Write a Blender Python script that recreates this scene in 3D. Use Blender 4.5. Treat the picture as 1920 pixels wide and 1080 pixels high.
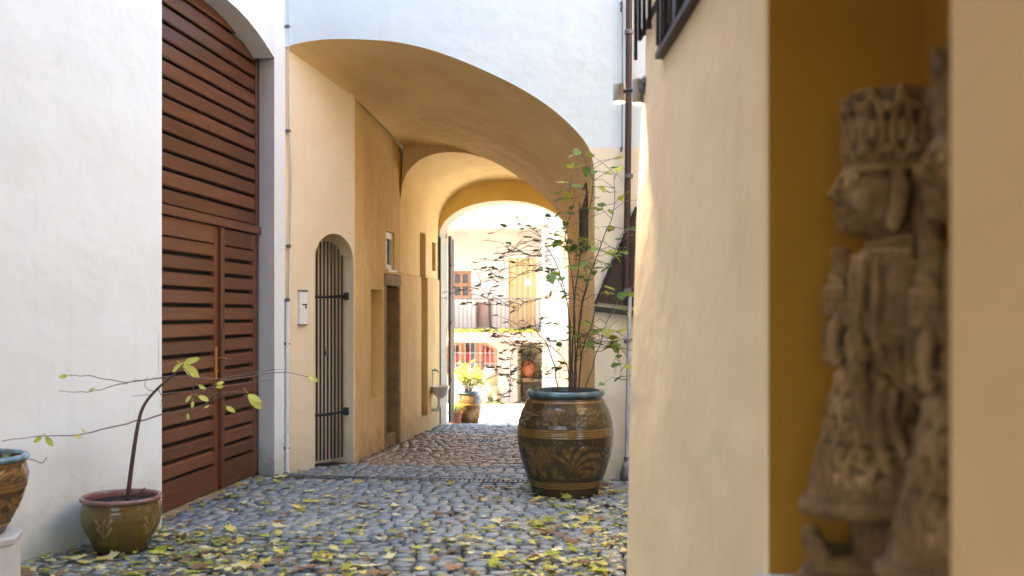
import bpy, bmesh, math, random
import numpy as np
from mathutils import Vector, Matrix, noise

random.seed(7)
rng = random.Random(11)
PI = math.pi
for o in list(bpy.data.objects):
    bpy.data.objects.remove(o)
scene = bpy.context.scene
COL = scene.collection

# ------------------------------------------------------------------ camera
F = 1867.0            # focal length in photo pixels (35 mm on a 36 mm sensor)
EYE = 1.55            # camera height
YAW = math.atan(230.0 / F)
HOR = 590.0           # horizon row in the photo
cam_d = bpy.data.cameras.new('camera')
cam = bpy.data.objects.new('camera', cam_d)
COL.objects.link(cam)
cam.location = (0, 0, EYE)
cam.rotation_euler = (PI / 2, 0, YAW)
cam_d.sensor_width = 36.0
cam_d.lens = 36.0 * F / 1920.0
cam_d.shift_y = (HOR - 540.0) / 1920.0
cam_d.clip_start = 0.05
cam_d.clip_end = 500
cam_d.dof.use_dof = True
cam_d.dof.focus_distance = 9.0
cam_d.dof.aperture_fstop = 1.8
scene.camera = cam

# ------------------------------------------------------------------ light
SUN = Vector((-0.50, -0.11, 0.85)).normalized()     # towards the sun
world = bpy.data.worlds.new('World')
scene.world = world
world.use_nodes = True
wn = world.node_tree
wn.nodes.clear()
sky = wn.nodes.new('ShaderNodeTexSky')
sky.sky_type = 'NISHITA'
sky.sun_disc = False
sky.sun_elevation = math.asin(SUN.z)
sky.sun_rotation = math.atan2(SUN.x, SUN.y)
sky.air_density = 1.0
sky.dust_density = 2.0
sky.ozone_density = 1.0
bg = wn.nodes.new('ShaderNodeBackground')
bg.inputs['Strength'].default_value = 0.15
wo = wn.nodes.new('ShaderNodeOutputWorld')
wn.links.new(sky.outputs[0], bg.inputs[0])
wn.links.new(bg.outputs[0], wo.inputs[0])
sl = bpy.data.lights.new('sun', 'SUN')
sl.energy = 5.0
sl.angle = math.radians(0.5)
sl.color = (1.0, 0.94, 0.84)
so = bpy.data.objects.new('sun', sl)
COL.objects.link(so)
so.location = (-20, -6, 30)
so.rotation_euler = SUN.to_track_quat('Z', 'Y').to_euler()
vs = scene.view_settings
vs.view_transform = 'Standard'
vs.look = 'None'
vs.gamma = 1.0
vs.use_curve_mapping = False
vs.exposure = 3.4

# ------------------------------------------------------------------ helpers
SA, CA = math.sin(YAW), math.cos(YAW)

def ray(u):
    cx = (u - 960.0) / F
    return (-SA + CA * cx, CA + SA * cx)

def PD(u, v, d):
    """point seen at photo pixel (u,v) at distance d along the view axis"""
    a, b = ray(u)
    return Vector((a * d, b * d, EYE + (HOR - v) / F * d))

def PY(u, v, Y):
    return PD(u, v, Y / ray(u)[1])

def PX(u, v, X):
    return PD(u, v, X / ray(u)[0])

def gz(Y):
    """ground height: level yard, then falling gently through the passage"""
    pts = [(-100, 0), (10.2, 0), (14.8, -0.12), (16.2, -0.25), (29.7, -1.12), (200, -1.2)]
    for (a, za), (b, zb) in zip(pts, pts[1:]):
        if Y <= b:
            return za + (zb - za) * (Y - a) / (b - a)
    return -1.2

def tag(o, label=None, cat=None, group=None, kind=None):
    if label: o['label'] = label
    if cat: o['category'] = cat
    if group: o['group'] = group
    if kind: o['kind'] = kind
    return o

def empty(name, loc=(0, 0, 0), label=None, cat=None, group=None):
    o = bpy.data.objects.new(name, None)
    o.empty_display_size = 0.1
    COL.objects.link(o)
    o.matrix_basis = Matrix.Translation(loc)
    return tag(o, label, cat, group)

def wmat(o):
    m = o.matrix_parent_inverse @ o.matrix_basis if o.parent else o.matrix_basis.copy()
    return wmat(o.parent) @ m if o.parent else m

def sub(name, loc, parent, label=None):
    o = bpy.data.objects.new(name, None)
    o.empty_display_size = 0.05
    COL.objects.link(o)
    o.matrix_basis = Matrix.Translation(loc)
    o.parent = parent
    o.matrix_parent_inverse = wmat(parent).inverted()
    if label: o['label'] = label
    return o

def link(name, me, parent=None, M=None):
    o = bpy.data.objects.new(name, me)
    COL.objects.link(o)
    if M is not None:
        o.matrix_basis = M
    if parent is not None:
        o.parent = parent
        pm = wmat(parent)
        o.matrix_parent_inverse = pm.inverted()
    return o

class MB:
    def __init__(self):
        self.v = []
        self.f = []

    def add(self, vs, fs):
        n = len(self.v)
        self.v += [tuple(p) for p in vs]
        self.f += [tuple(i + n for i in q) for q in fs]
        return self

    def quad(self, a, b, c, d):
        return self.add([a, b, c, d], [(0, 1, 2, 3)])

    def box(self, x0, x1, y0, y1, z0, z1, bev=0.0):
        if x0 > x1: x0, x1 = x1, x0
        if y0 > y1: y0, y1 = y1, y0
        if z0 > z1: z0, z1 = z1, z0
        if bev <= 0:
            vs = [(x, y, z) for z in (z0, z1) for y in (y0, y1) for x in (x0, x1)]
            fs = [(0, 2, 3, 1), (4, 5, 7, 6), (0, 1, 5, 4), (2, 6, 7, 3), (0, 4, 6, 2), (1, 3, 7, 5)]
            return self.add(vs, fs)
        b = min(bev, 0.45 * min(x1 - x0, y1 - y0, z1 - z0))
        bm = bmesh.new()
        bmesh.ops.create_cube(bm, size=1)
        for vv in bm.verts:
            vv.co = Vector(((x0 + x1) / 2 + vv.co.x * (x1 - x0), (y0 + y1) / 2 + vv.co.y * (y1 - y0), (z0 + z1) / 2 + vv.co.z * (z1 - z0)))
        bmesh.ops.bevel(bm, geom=bm.edges[:], offset=b, segments=1, affect='EDGES', profile=0.5)
        bm.verts.ensure_lookup_table()
        bm.verts.index_update()
        self.add([p.co[:] for p in bm.verts], [[p.index for p in q.verts] for q in bm.faces])
        bm.free()
        return self

    def prism(self, poly, off):
        """poly: list of 3d points, extruded by vector off"""
        n = len(poly)
        off = Vector(off)
        a = [Vector(p) for p in poly]
        b = [p + off for p in a]
        fs = [tuple(range(n))[::-1], tuple(range(n, 2 * n))]
        for i in range(n):
            j = (i + 1) % n
            fs.append((i, j, n + j, n + i))
        return self.add(a + b, fs)

    def tube(self, pts, r, n=6, cap=True):
        pts = [Vector(p) for p in pts]
        m = len(pts)
        rs = r if isinstance(r, (list, tuple)) else [r] * m
        if len(rs) != m:
            rs = [rs[0] + (rs[-1] - rs[0]) * i / (m - 1) for i in range(m)]
        vs, fs = [], []
        t0 = (pts[1] - pts[0]).normalized()
        up = Vector((0, 0, 1)) if abs(t0.z) < 0.9 else Vector((1, 0, 0))
        a = t0.cross(up).normalized()
        for i, p in enumerate(pts):
            t = (pts[min(i + 1, m - 1)] - pts[max(i - 1, 0)])
            if t.length < 1e-9: t = t0
            t.normalize()
            a = (a - t * a.dot(t))
            if a.length < 1e-6: a = t.orthogonal()
            a.normalize()
            b = t.cross(a)
            for k in range(n):
                q = 2 * PI * k / n
                vs.append(p + (a * math.cos(q) + b * math.sin(q)) * rs[i])
        for i in range(m - 1):
            for k in range(n):
                l = (k + 1) % n
                fs.append((i * n + k, i * n + l, (i + 1) * n + l, (i + 1) * n + k))
        if cap:
            fs.append(tuple(range(n))[::-1])
            fs.append(tuple(range((m - 1) * n, m * n)))
        return self.add(vs, fs)

    def lathe(self, prof, c=(0, 0, 0), n=32, sx=1.0, sy=1.0):
        c = Vector(c)
        vs, fs = [], []
        for r, z in prof:
            for k in range(n):
                q = 2 * PI * k / n
                vs.append(c + Vector((r * math.cos(q) * sx, r * math.sin(q) * sy, z)))
        for i in range(len(prof) - 1):
            for k in range(n):
                l = (k + 1) % n
                fs.append((i * n + k, i * n + l, (i + 1) * n + l, (i + 1) * n + k))
        fs.append(tuple(range(n))[::-1])
        fs.append(tuple(range((len(prof) - 1) * n, len(prof) * n)))
        return self.add(vs, fs)

    def ball(self, c, rx, ry=None, rz=None, n=12, m=8):
        ry = ry or rx
        rz = rz or rx
        c = Vector(c)
        prof = [(math.sin(PI * i / m), -math.cos(PI * i / m)) for i in range(m + 1)]
        prof[0] = (0.02, -1)
        prof[-1] = (0.02, 1)
        vs, fs = [], []
        for r, z in prof:
            for k in range(n):
                q = 2 * PI * k / n
                vs.append(c + Vector((r * math.cos(q) * rx, r * math.sin(q) * ry, z * rz)))
        for i in range(m):
            for k in range(n):
                l = (k + 1) % n
                fs.append((i * n + k, i * n + l, (i + 1) * n + l, (i + 1) * n + k))
        fs.append(tuple(range(n))[::-1])
        fs.append(tuple(range(m * n, (m + 1) * n)))
        return self.add(vs, fs)

    def grid(self, rows):
        """rows: list of equally long point lists -> quad sheet"""
        n = len(rows[0])
        vs = [p for r in rows for p in r]
        fs = []
        for i in range(len(rows) - 1):
            for k in range(n - 1):
                fs.append((i * n + k, i * n + k + 1, (i + 1) * n + k + 1, (i + 1) * n + k))
        return self.add(vs, fs)

    def mesh(self, name, mat, smooth=False):
        me = bpy.data.meshes.new(name)
        me.from_pydata(self.v, [], self.f)
        me.update()
        if mat is not None:
            me.materials.append(mat)
        if smooth:
            me.polygons.foreach_set('use_smooth', [True] * len(me.polygons))
        return me

    def build(self, name, mat, parent=None, smooth=False, auto=None):
        me = self.mesh(name, mat, smooth)
        o = link(name, me, parent)
        if auto:
            me.set_sharp_from_angle(angle=math.radians(auto))
        return o

def arch_z(s, a, b, zs, rise):
    if rise <= 0:
        return zs
    t = (s - (a + b) / 2) / ((b - a) / 2)
    t = max(-1, min(1, t))
    return zs + rise * math.sqrt(max(0.0, 1 - t * t)) if rise > 0.35 * (b - a) / 2 + 1e-6 else zs + rise * (1 - t * t)

def wall_band(mb, O, D, s0, s1, z0, z1, holes, N, depth, rev=None, back=None, n=14):
    """wall sheet through O along unit 2d dir D, between s0..s1 and z0..z1, with holes
    (a, b, zbottom, zspring, rise); reveals run along N (2d, into the wall) for depth"""
    rev = rev or mb
    def P(s, z, k=0.0):
        return (O[0] + D[0] * s + N[0] * k, O[1] + D[1] * s + N[1] * k, z)
    def zz(z, s):
        return z(s) if callable(z) else z
    s = s0
    for h in sorted(holes):
        a, b, zb, zs, rise = h[:5]
        dp = h[5] if len(h) > 5 else depth
        if a > s:
            mb.quad(P(s, zz(z0, s)), P(a, zz(z0, a)), P(a, zz(z1, a)), P(s, zz(z1, s)))
        m = n if rise > 0 else 1
        ss = [a + (b - a) * (0.5 - 0.5 * math.cos(PI * i / m)) for i in range(m + 1)]
        for p, q in zip(ss, ss[1:]):
            zp, zq = arch_z(p, a, b, zs, rise), arch_z(q, a, b, zs, rise)
            if zb > zz(z0, a) + 1e-4:
                mb.quad(P(p, zz(z0, p)), P(q, zz(z0, q)), P(q, zb), P(p, zb))
            if zp < zz(z1, p) - 1e-4 or zq < zz(z1, q) - 1e-4:
                mb.quad(P(p, zp), P(q, zq), P(q, zz(z1, q)), P(p, zz(z1, p)))
                rev.quad(P(p, zp), P(q, zq), P(q, zq, dp), P(p, zp, dp))
        rev.quad(P(a, zb), P(a, zs), P(a, zs, dp), P(a, zb, dp))
        if len(h) < 7:
            rev.quad(P(b, zb), P(b, zs), P(b, zs, dp), P(b, zb, dp))
        if zb > zz(z0, a) + 1e-4:
            rev.quad(P(a, zb), P(b, zb), P(b, zb, dp), P(a, zb, dp))
        if back is not None:
            for p, q in zip(ss, ss[1:]):
                back.quad(P(p, zb, dp), P(q, zb, dp), P(q, arch_z(q, a, b, zs, rise), dp), P(p, arch_z(p, a, b, zs, rise), dp))
        s = b
    if s < s1:
        mb.quad(P(s, zz(z0, s)), P(s1, zz(z0, s1)), P(s1, zz(z1, s1)), P(s, zz(z1, s)))

def resample(pts, n):
    pts = [Vector(p) for p in pts]
    L = [0.0]
    for a, b in zip(pts, pts[1:]):
        L.append(L[-1] + (b - a).length)
    out = []
    for i in range(n):
        t = L[-1] * i / (n - 1)
        k = 0
        while k < len(L) - 2 and L[k + 1] < t:
            k += 1
        f = 0 if L[k + 1] == L[k] else (t - L[k]) / (L[k + 1] - L[k])
        out.append(pts[k].lerp(pts[k + 1], min(1, max(0, f))))
    return out

def smooth_path(pts, n):
    """Catmull-Rom through the points"""
    pts = [Vector(p) for p in pts]
    P = [pts[0] * 2 - pts[1]] + pts + [pts[-1] * 2 - pts[-2]]
    out = []
    segs = len(pts) - 1
    for i in range(n):
        t = segs * i / (n - 1)
        k = min(int(t), segs - 1)
        f = t - k
        a, b, c, d = P[k], P[k + 1], P[k + 2], P[k + 3]
        out.append(0.5 * ((2 * b) + (c - a) * f + (2 * a - 5 * b + 4 * c - d) * f * f + (3 * b - a - 3 * c + d) * f ** 3))
    return out

# ------------------------------------------------------------------ materials
class NT:
    def __init__(self, name):
        self.m = bpy.data.materials.new(name)
        self.m.use_nodes = True
        self.t = self.m.node_tree
        self.b = self.t.nodes['Principled BSDF']

    def n(self, kind, **kw):
        x = self.t.nodes.new(kind)
        for k, v in kw.items():
            if k in x.inputs:
                x.inputs[k].default_value = v
            else:
                setattr(x, k, v)
        return x

    def l(self, a, b):
        self.t.links.new(a, b)

    def coord(self, scale=(1, 1, 1), which='Object', rot=(0, 0, 0)):
        tc = self.n('ShaderNodeTexCoord')
        mp = self.n('ShaderNodeMapping')
        mp.inputs['Scale'].default_value = scale
        mp.inputs['Rotation'].default_value = rot
        self.l(tc.outputs[which], mp.inputs['Vector'])
        return mp.outputs[0]

    def noise(self, vec, scale, detail=4, rough=0.55, dist=0.0):
        x = self.n('ShaderNodeTexNoise')
        x.inputs['Scale'].default_value = scale
        x.inputs['Detail'].default_value = detail
        x.inputs['Roughness'].default_value = rough
        x.inputs['Distortion'].default_value = dist
        self.l(vec, x.inputs['Vector'])
        return x.outputs['Fac']

    def ramp(self, fac, stops):
        r = self.n('ShaderNodeValToRGB')
        e = r.color_ramp.elements
        while len(e) < len(stops):
            e.new(0.5)
        for k, (p, c) in enumerate(stops):
            e[k].position = p
            e[k].color = (*c, 1) if len(c) == 3 else c
        self.l(fac, r.inputs[0])
        return r.outputs[0]

    def mix(self, fac, a, b, blend='MIX'):
        x = self.n('ShaderNodeMix', data_type='RGBA', blend_type=blend)
        for s, val in ((0, fac), (6, a), (7, b)):
            if hasattr(val, 'is_linked'):
                self.l(val, x.inputs[s])
            elif s == 0:
                x.inputs[0].default_value = val
            else:
                x.inputs[s].default_value = (*val, 1)
        return x.outputs[2]

    def math(self, op, a, b=None):
        x = self.n('ShaderNodeMath', operation=op)
        for i, val in enumerate((a, b)):
            if val is None: continue
            if hasattr(val, 'is_linked'):
                self.l(val, x.inputs[i])
            else:
                x.inputs[i].default_value = val
        return x.outputs[0]

    def bump(self, h, strength=0.3, dist=0.01, normal=None):
        x = self.n('ShaderNodeBump')
        x.inputs['Strength'].default_value = strength
        x.inputs['Distance'].default_value = dist
        self.l(h, x.inputs['Height'])
        if normal is not None:
            self.l(normal, x.inputs['Normal'])
        return x.outputs[0]

    def out(self, color=None, rough=None, normal=None, **kw):
        for key, val in (('Base Color', color), ('Roughness', rough), ('Normal', normal)):
            if val is None: continue
            if hasattr(val, 'is_linked'):
                self.l(val, self.b.inputs[key])
            elif key == 'Base Color':
                self.b.inputs[key].default_value = (*val, 1)
            else:
                self.b.inputs[key].default_value = val
        for k, v in kw.items():
            self.b.inputs[k.replace('_', ' ')].default_value = v
        return self.m

def sc(c, k):
    return tuple(min(1, x * k) for x in c)

def plaster(name, c, c2=None, var=0.9, bump=0.5, streak=False, dirt=None, band=None):
    t = NT(name)
    p = t.coord()
    c2 = c2 or sc(c, var)
    a = t.ramp(t.noise(p, 0.9, 6, 0.6, 0.4), [(0.35, c2), (0.62, c)])
    if band:      # a second paint above a height
        sep = t.n('ShaderNodeSeparateXYZ')
        t.l(p, sep.inputs[0])
        wob = t.math('MULTIPLY', t.math('SUBTRACT', t.noise(p, 3.0), 0.5), 0.02)
        up = t.math('GREATER_THAN', t.math('ADD', sep.outputs[2], wob), band[0])
        b2 = t.ramp(t.noise(p, 0.8, 6, 0.6, 0.4), [(0.35, band[2]), (0.62, band[1])])
        a = t.mix(up, a, b2)
    if streak:    # uneven lime wash, brushed on in vertical strokes
        q = t.coord((5, 5, 0.8))
        a = t.mix(t.math('MULTIPLY', t.ramp(t.noise(q, 1.6, 5, 0.65, 0.6), [(0.42, (0, 0, 0)), (0.72, (1, 1, 1))]), 0.5), a, sc(c2, 0.80))
    spots = t.ramp(t.noise(p, 4.5, 8, 0.7), [(0.60, (0, 0, 0)), (0.80, (1, 1, 1))])
    a = t.mix(t.math('MULTIPLY', spots, 0.28), a, sc(c2, 0.72))
    if dirt:      # splash dirt along the foot of the wall, ragged
        sep2 = t.n('ShaderNodeSeparateXYZ')
        t.l(p, sep2.inputs[0])
        hgt = t.math('ADD', sep2.outputs[2], t.math('MULTIPLY', t.math('SUBTRACT', t.noise(p, 3.2, 7, 0.7), 0.5), 1.2))
        d = t.ramp(hgt, [(0.0, (1, 1, 1)), (dirt[1], (0, 0, 0))])
        a = t.mix(t.math('MULTIPLY', d, 0.6), a, dirt[0])
    vor = t.n('ShaderNodeTexVoronoi', feature='DISTANCE_TO_EDGE')
    vor.inputs['Scale'].default_value = 0.8
    wq = t.n('ShaderNodeVectorMath', operation='ADD')
    wsc = t.n('ShaderNodeVectorMath', operation='SCALE')
    wsc.inputs['Scale'].default_value = 0.35
    nzc = t.n('ShaderNodeTexNoise'); nzc.inputs['Scale'].default_value = 3.0; nzc.inputs['Detail'].default_value = 6
    t.l(p, nzc.inputs['Vector']); t.l(nzc.outputs['Color'], wsc.inputs[0]); t.l(wsc.outputs[0], wq.inputs[0]); t.l(p, wq.inputs[1])
    t.l(wq.outputs[0], vor.inputs['Vector'])
    crk = t.math('MULTIPLY', t.ramp(vor.outputs[0], [(0.0, (1, 1, 1)), (0.006, (0, 0, 0))]), t.ramp(t.noise(p, 0.7, 2), [(0.5, (0, 0, 0)), (0.6, (1, 1, 1))]))
    a = t.mix(t.math('MULTIPLY', crk, 0.22), a, sc(c2, 0.5))
    drip = t.ramp(t.noise(t.coord((7, 7, 0.35)), 1.0, 5, 0.6), [(0.56, (0, 0, 0)), (0.78, (1, 1, 1))])
    a = t.mix(t.math('MULTIPLY', drip, 0.20), a, sc(c2, 0.70))
    h1 = t.noise(p, 2.2, 3, 0.5)
    h2 = t.noise(p, 45, 5, 0.6)
    nb = t.bump(h2, bump * 0.35, 0.004, t.bump(h1, bump, 0.05))
    return t.out(a, 0.88, nb, Specular_IOR_Level=0.25)

def simple(name, c, rough=0.6, metal=0.0, var=0.75, scale=12, bump=0.15, **kw):
    t = NT(name)
    p = t.coord()
    nz = t.noise(p, scale, 5, 0.6)
    a = t.ramp(nz, [(0.3, sc(c, var)), (0.7, c)])
    return t.out(a, rough, t.bump(nz, bump, 0.004), Metallic=metal, **kw)

def wood(name, c1, c2, along='y', rough=0.38):
    t = NT(name)
    s = {'y': (14, 0.9, 22), 'z': (16, 16, 0.9), 'x': (0.9, 14, 22)}[along]
    oi = t.n('ShaderNodeObjectInfo')
    p = t.coord(s)
    add = t.n('ShaderNodeVectorMath', operation='ADD')
    t.l(p, add.inputs[0])
    comb = t.n('ShaderNodeCombineXYZ')
    r13 = t.math('MULTIPLY', oi.outputs['Random'], 37.0)
    for i in range(3):
        t.l(r13, comb.inputs[i])
    t.l(comb.outputs[0], add.inputs[1])
    g = t.noise(add.outputs[0], 1.4, 7, 0.62, 1.2)
    col = t.ramp(g, [(0.30, c2), (0.50, c1), (0.72, sc(c1, 1.35))])
    blot = t.noise(t.coord((1, 1, 1)), 2.3, 4)
    col = t.mix(t.math('MULTIPLY', blot, 0.5), col, sc(c1, 1.15))
    hs = t.n('ShaderNodeHueSaturation')
    t.l(t.math('ADD', t.math('MULTIPLY', oi.outputs['Random'], 0.55), 0.72), hs.inputs['Value'])
    t.l(col, hs.inputs['Color'])
    rr = t.math('ADD', t.math('MULTIPLY', g, 0.2), rough - 0.1)
    return t.out(hs.outputs[0], rr, t.bump(g, 0.25, 0.003), Specular_IOR_Level=0.4)

def leafmat(name, c1, c2, rough=0.5, trans=0.35):
    t = NT(name)
    oi = t.n('ShaderNodeObjectInfo')
    p = t.coord()
    nz = t.noise(p, 28, 3)
    f = t.math('ADD', t.math('MULTIPLY', nz, 0.6), t.math('MULTIPLY', oi.outputs['Random'], 0.5))
    col = t.ramp(f, [(0.2, c1), (0.8, c2)])
    t.out(col, rough, t.bump(nz, 0.3, 0.004), Specular_IOR_Level=0.35)
    tr = t.n('ShaderNodeBsdfTranslucent')
    t.l(col, tr.inputs[0])
    mx = t.n('ShaderNodeMixShader')
    mx.inputs[0].default_value = trans
    t.l(t.b.outputs[0], mx.inputs[1])
    t.l(tr.outputs[0], mx.inputs[2])
    t.l(mx.outputs[0], t.t.nodes['Material Output'].inputs[0])
    return t.m

M = {}
M['left_plaster'] = plaster('left_plaster', (0.77, 0.815, 0.815), (0.72, 0.765, 0.765), dirt=((0.42, 0.42, 0.34), 0.45))
M['jamb_plaster'] = plaster('jamb_plaster', (0.80, 0.84, 0.87), (0.76, 0.80, 0.83), dirt=((0.25, 0.25, 0.2), 0.32))
M['facade'] = plaster('facade', (0.78, 0.70, 0.55), (0.72, 0.64, 0.50), band=(3.12, (0.62, 0.71, 0.75), (0.57, 0.66, 0.71)), dirt=((0.4, 0.36, 0.28), 0.3))
M['ochre'] = plaster('ochre', (0.82, 0.60, 0.28), (0.72, 0.48, 0.20), streak=True, bump=0.7, dirt=((0.42, 0.30, 0.17), 0.28))
M['vault'] = plaster('vault', (0.80, 0.57, 0.27), (0.68, 0.46, 0.20), streak=False, bump=0.7)
M['yellow'] = plaster('yellow', (0.82, 0.60, 0.22), (0.78, 0.54, 0.18))
M['bounce_lit_yellow'] = plaster('bounce_lit_yellow', (0.86, 0.66, 0.32), (0.80, 0.58, 0.25), bump=0.8)  # paler yellow copy: bounce light from the courtyard put into the colour
M['warm_lit_pillar'] = plaster('warm_lit_pillar', (0.78, 0.48, 0.20), (0.73, 0.435, 0.172), bump=0.6)  # same wall as cream; warmer gateway light put into the colour
M['lion'] = simple('lion', (0.26, 0.22, 0.13), 0.9, var=0.35, scale=14, bump=0.8)
M['cream'] = plaster('cream', (0.81, 0.60, 0.37), (0.765, 0.55, 0.325), bump=0.6)
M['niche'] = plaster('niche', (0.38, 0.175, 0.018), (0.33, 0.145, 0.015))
M['gatewall'] = plaster('gatewall', (0.79, 0.67, 0.48), (0.74, 0.60, 0.40), dirt=((0.45, 0.38, 0.28), 0.35))
M['far_white'] = plaster('far_white', (0.43, 0.37, 0.31), (0.36, 0.31, 0.26))
M['far_pink'] = plaster('far_pink', (0.36, 0.23, 0.17), (0.30, 0.19, 0.14))
M['far_cream'] = plaster('far_cream', (0.52, 0.44, 0.31), (0.46, 0.39, 0.27))
M['stone'] = simple('stone', (0.34, 0.23, 0.12), 0.85, var=0.6, scale=9, bump=0.6)
M['limestone'] = simple('limestone', (0.62, 0.60, 0.56), 0.85, var=0.8, scale=7, bump=0.5)
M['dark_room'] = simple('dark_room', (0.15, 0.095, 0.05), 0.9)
M['wood'] = wood('wood', (0.118, 0.045, 0.020), (0.056, 0.020, 0.009))
M['wood_v'] = wood('wood_v', (0.108, 0.040, 0.018), (0.052, 0.018, 0.008), 'z')
M['old_wood'] = wood('old_wood', (0.075, 0.045, 0.026), (0.04, 0.024, 0.014), 'z', 0.6)
M['orange_wood'] = wood('orange_wood', (0.26, 0.11, 0.045), (0.18, 0.07, 0.028), 'z', 0.5)
M['yellow_wood'] = wood('yellow_wood', (0.33, 0.20, 0.075), (0.26, 0.15, 0.05), 'z', 0.5)
M['iron'] = simple('iron', (0.030, 0.030, 0.032), 0.5, 0.3)
M['rail_iron'] = simple('rail_iron', (0.09, 0.085, 0.08), 0.5, 0.3)
M['brown_metal'] = simple('brown_metal', (0.055, 0.030, 0.024), 0.55, 0.2, var=0.6)
M['gunmetal'] = simple('gunmetal', (0.16, 0.17, 0.19), 0.45, 0.6)
M['steel'] = simple('steel', (0.42, 0.38, 0.33), 0.35, 0.9)
M['zinc'] = simple('zinc', (0.50, 0.52, 0.54), 0.45, 0.5)
M['white_pipe'] = simple('white_pipe', (0.72, 0.72, 0.70), 0.45, 0.0, var=0.9)
M['white_paint'] = simple('white_paint', (0.78, 0.77, 0.74), 0.5, var=0.92)
M['brass'] = simple('brass', (0.72, 0.45, 0.14), 0.3, 0.9)
M['ceramic'] = simple('ceramic', (0.75, 0.72, 0.66), 0.25, var=0.9)
M['terracotta'] = simple('terracotta', (0.45, 0.15, 0.07), 0.75, var=0.75)
M['soil'] = simple('soil', (0.045, 0.032, 0.022), 0.95, var=0.5, scale=60, bump=0.9)
M['bark'] = simple('bark', (0.10, 0.055, 0.045), 0.75, var=0.55, scale=70, bump=0.6)
M['twig'] = simple('twig', (0.20, 0.13, 0.11), 0.75, var=0.6, scale=60, bump=0.4)
M['curtain'] = simple('curtain', (0.50, 0.10, 0.09), 0.9, var=0.6, scale=5)
M['roof_tile'] = simple('roof_tile', (0.34, 0.13, 0.07), 0.85, var=0.6)
M['moss'] = simple('moss', (0.22, 0.26, 0.04), 0.95, var=0.5, scale=40, bump=0.9)
M['paper'] = simple('paper', (0.8, 0.8, 0.78), 0.8, var=0.95)
M['grate'] = simple('grate', (0.20, 0.20, 0.21), 0.5, 0.7, var=0.6)
M['black'] = simple('black', (0.012, 0.012, 0.012), 0.8)
tg = NT('glass')
tg.out((0.05, 0.06, 0.07), 0.08, None, Specular_IOR_Level=0.8)
M['glass'] = tg.m
tl = NT('lamp_glow')
tl.out((0.9, 0.8, 0.65), 0.4)
tl.b.inputs['Emission Color'].default_value = (1.0, 0.74, 0.50, 1)
tl.b.inputs['Emission Strength'].default_value = 5.0
M['lamp_glow'] = tl.m

def cobble_material(name='cobble', shade_tint=None):
    t = NT(name)
    p = t.coord()
    geo = t.n('ShaderNodeNewGeometry')
    oi = t.n('ShaderNodeObjectInfo')
    rnd = t.math('FRACT', t.math('ADD', geo.outputs['Random Per Island'], oi.outputs['Random']))
    base = t.ramp(rnd, [(0.0, (0.11, 0.140, 0.160)), (0.35, (0.18, 0.212, 0.228)), (0.62, (0.24, 0.258, 0.255)), (0.85, (0.145, 0.178, 0.20)), (1.0, (0.30, 0.295, 0.265))])
    sp = t.noise(p, 130, 3, 0.7)
    base = t.mix(t.math('MULTIPLY', sp, 0.35), base, (0.12, 0.12, 0.125))
    n2 = t.noise(p, 14, 5, 0.6)
    base = t.mix(t.math('MULTIPLY', t.ramp(n2, [(0.5, (0, 0, 0)), (0.75, (1, 1, 1))]), 0.35), base, (0.13, 0.10, 0.07))
    if shade_tint:
        base = t.mix(shade_tint[1], base, shade_tint[0])
    r = t.math('ADD', t.math('MULTIPLY', n2, 0.3), 0.24)
    nb = t.bump(sp, 0.25, 0.003, t.bump(n2, 0.5, 0.012))
    return t.out(base, r, nb, Specular_IOR_Level=0.55)
M['cobble'] = cobble_material()
M['shaded_cobble'] = cobble_material('shaded_cobble', ((0.24, 0.15, 0.075), 0.72))  # cobble copy with the passage's warm shade put into the colour

def joint_material():
    t = NT('joint')
    p = t.coord()
    a = t.ramp(t.noise(p, 24, 6, 0.7), [(0.35, (0.016, 0.013, 0.010)), (0.55, (0.038, 0.032, 0.024)), (0.7, (0.035, 0.042, 0.016))])
    return t.out(a, 0.95, t.bump(t.noise(p, 70, 4), 0.8, 0.01))
M['joint'] = joint_material()

def far_ground_material():
    t = NT('far_paving')
    p = t.coord()
    vor = t.n('ShaderNodeTexVoronoi', feature='DISTANCE_TO_EDGE')
    vor.inputs['Scale'].default_value = 8
    t.l(p, vor.inputs['Vector'])
    a = t.ramp(vor.outputs[0], [(0.02, (0.09, 0.08, 0.07)), (0.09, (0.58, 0.53, 0.45))])
    return t.out(a, 0.7, t.bump(vor.outputs[0], 0.5, 0.02))
M['far_paving'] = far_ground_material()

def glaze_material(name):
    t = NT(name)
    at = t.n('ShaderNodeAttribute', attribute_name='glaze')
    p = t.coord()
    nz = t.noise(p, 18, 5, 0.65)
    c = t.mix(t.math('MULTIPLY', t.ramp(nz, [(0.4, (0, 0, 0)), (0.75, (1, 1, 1))]), 0.45), at.outputs['Color'], (0.045, 0.028, 0.014))
    nb = t.bump(at.outputs['Alpha'], 0.3, 0.004, t.bump(nz, 0.15, 0.006))
    r = t.math('ADD', t.math('MULTIPLY', nz, 0.16), 0.09)
    t.out(c, r, nb, Specular_IOR_Level=0.5)
    return t.m
M['glaze'] = glaze_material('glaze')

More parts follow.
